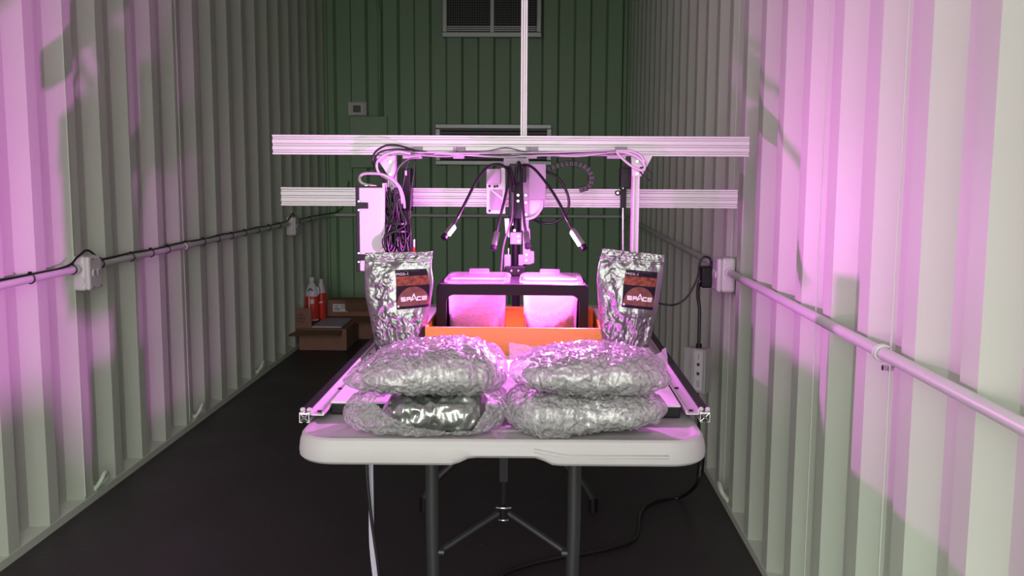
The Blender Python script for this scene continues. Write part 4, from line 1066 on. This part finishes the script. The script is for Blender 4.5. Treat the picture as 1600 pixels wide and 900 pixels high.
YJ = YX + .30; zj = zt + .0125
cj = W(488, 480, YJ); k = (W(498, 480, YJ).x - W(478, 480, YJ).x) / 2
hj = W(488, 433, YJ).z - zj
t = thing('jug', 'white plastic jug with a red label and handle standing on the grey slab', 'jug', (cj.x, YJ, zj))
MB().lathe([(k * .92, 0), (k, .012), (k, hj * .58), (k * .95, hj * .66), (k * .7, hj * .80), (k * .36, hj * .88), (k * .30, hj * .90)], (cj.x, YJ, zj), 24, 1, .8).build('bottle', M_jug, t, smooth=50)
MB().lathe([(k * .38, hj * .90), (k * .40, hj * .905), (k * .40, hj * .985), (k * .36, hj)], (cj.x, YJ, zj), 20, 1, .9).build('cap', M_white, t, smooth=40)
lab = MB().lathe([(k * 1.012, hj * .04), (k * 1.012, hj * .565)], (cj.x, YJ, zj), 24, 1, .8)
lab.f = lab.f[:-2]; lab = lab.build('label', M_red, t, smooth=50)
MB().box(cj.x - .004, cj.x + .022, YJ - k * .83, YJ - k * .79, zj + hj * .40, zj + hj * .50).build('label_box', M_paper, lab)
MB().box(cj.x - k * .38, cj.x - k * .20, YJ - k * .80, YJ - k * .75, zj + hj * .06, zj + hj * .55).build('label_stripe', M_paper, lab)
MB().ring((cj.x - .004, YJ - k * .62, zj + hj * .70), (0, 1, .35), k * .26, .006, 18, 6).build('handle_hole', M_labgrey, t, smooth=True)
MB().tube(cat([(cj.x + k * .55, YJ, zj + hj * .76), (cj.x + k * .98, YJ, zj + hj * .74), (cj.x + k * 1.02, YJ, zj + hj * .60)], 6), .008, 10).build('handle', M_jug, t, smooth=True)
x2 = W(502.5, 480, YJ + .08).x
t = thing('bottle', 'dark red bottle with a milky neck behind the white jug', 'bottle', (x2, YJ + .08, zj))
h2 = W(502, 436, YJ + .08).z - zj; k2 = .034
MB().lathe([(k2 * .9, 0), (k2, .01), (k2, h2 * .60), (k2 * .97, h2 * .66)], (x2, YJ + .08, zj), 20).build('body', M_red, t, smooth=50)
MB().lathe([(k2 * .97, h2 * .66), (k2 * .8, h2 * .78), (k2 * .45, h2 * .92), (k2 * .45, h2)], (x2, YJ + .08, zj), 20).build('neck', M_jug, t, smooth=50)
MB().box(x2 - k2 * .9, x2 + k2 * .5, YJ + .08 - k2 * 1.03, YJ + .08 - k2 * .85, zj + h2 * .40, zj + h2 * .44, rot=Matrix.Rotation(-.25, 3, 'Y')).build('label_stripe', M_paper, t)

# ------------------------------------------------------------------ daylight through the open end
w = bpy.data.worlds.new('sky'); bpy.context.scene.world = w; w.use_nodes = True
nt = w.node_tree; bg = nt.nodes['Background']
tc = nt.nodes.new('ShaderNodeTexCoord'); sp = nt.nodes.new('ShaderNodeSeparateXYZ'); rp = nt.nodes.new('ShaderNodeValToRGB')
nt.links.new(tc.outputs['Generated'], sp.inputs[0])
mr = nt.nodes.new('ShaderNodeMapRange'); mr.inputs['From Min'].default_value = -1; mr.inputs['From Max'].default_value = 1
nt.links.new(sp.outputs['Z'], mr.inputs[0]); nt.links.new(mr.outputs[0], rp.inputs[0])
e_ = rp.color_ramp.elements; e_[0].position = .44; e_[0].color = (.33, .32, .30, 1); e_[1].position = .52; e_[1].color = (1, 1, .96, 1)
nt.links.new(rp.outputs[0], bg.inputs[0]); bg.inputs[1].default_value = 5.2
pl = bpy.data.lights.new('open_end_portal', 'AREA'); pl.shape = 'RECTANGLE'; pl.size = XR - XL; pl.size_y = H
pl.cycles.is_portal = True
po = bpy.data.objects.new('open_end_portal', pl); C.objects.link(po); po.location = ((XL + XR) / 2, YF - .01, H / 2); po.rotation_euler = (PI / 2, 0, 0)

sc = bpy.context.scene
sc.view_settings.view_transform = 'Standard'; sc.view_settings.look = 'None'; sc.view_settings.gamma = 1; sc.view_settings.use_curve_mapping = False
sc.view_settings.exposure = 0.0
cy = sc.cycles
cy.max_bounces = 12; cy.diffuse_bounces = 6; cy.glossy_bounces = 5; cy.transmission_bounces = 8; cy.transparent_max_bounces = 24
cy.sample_clamp_indirect = 6; cy.use_denoising = True; cy.caustics_reflective = False; cy.caustics_refractive = False
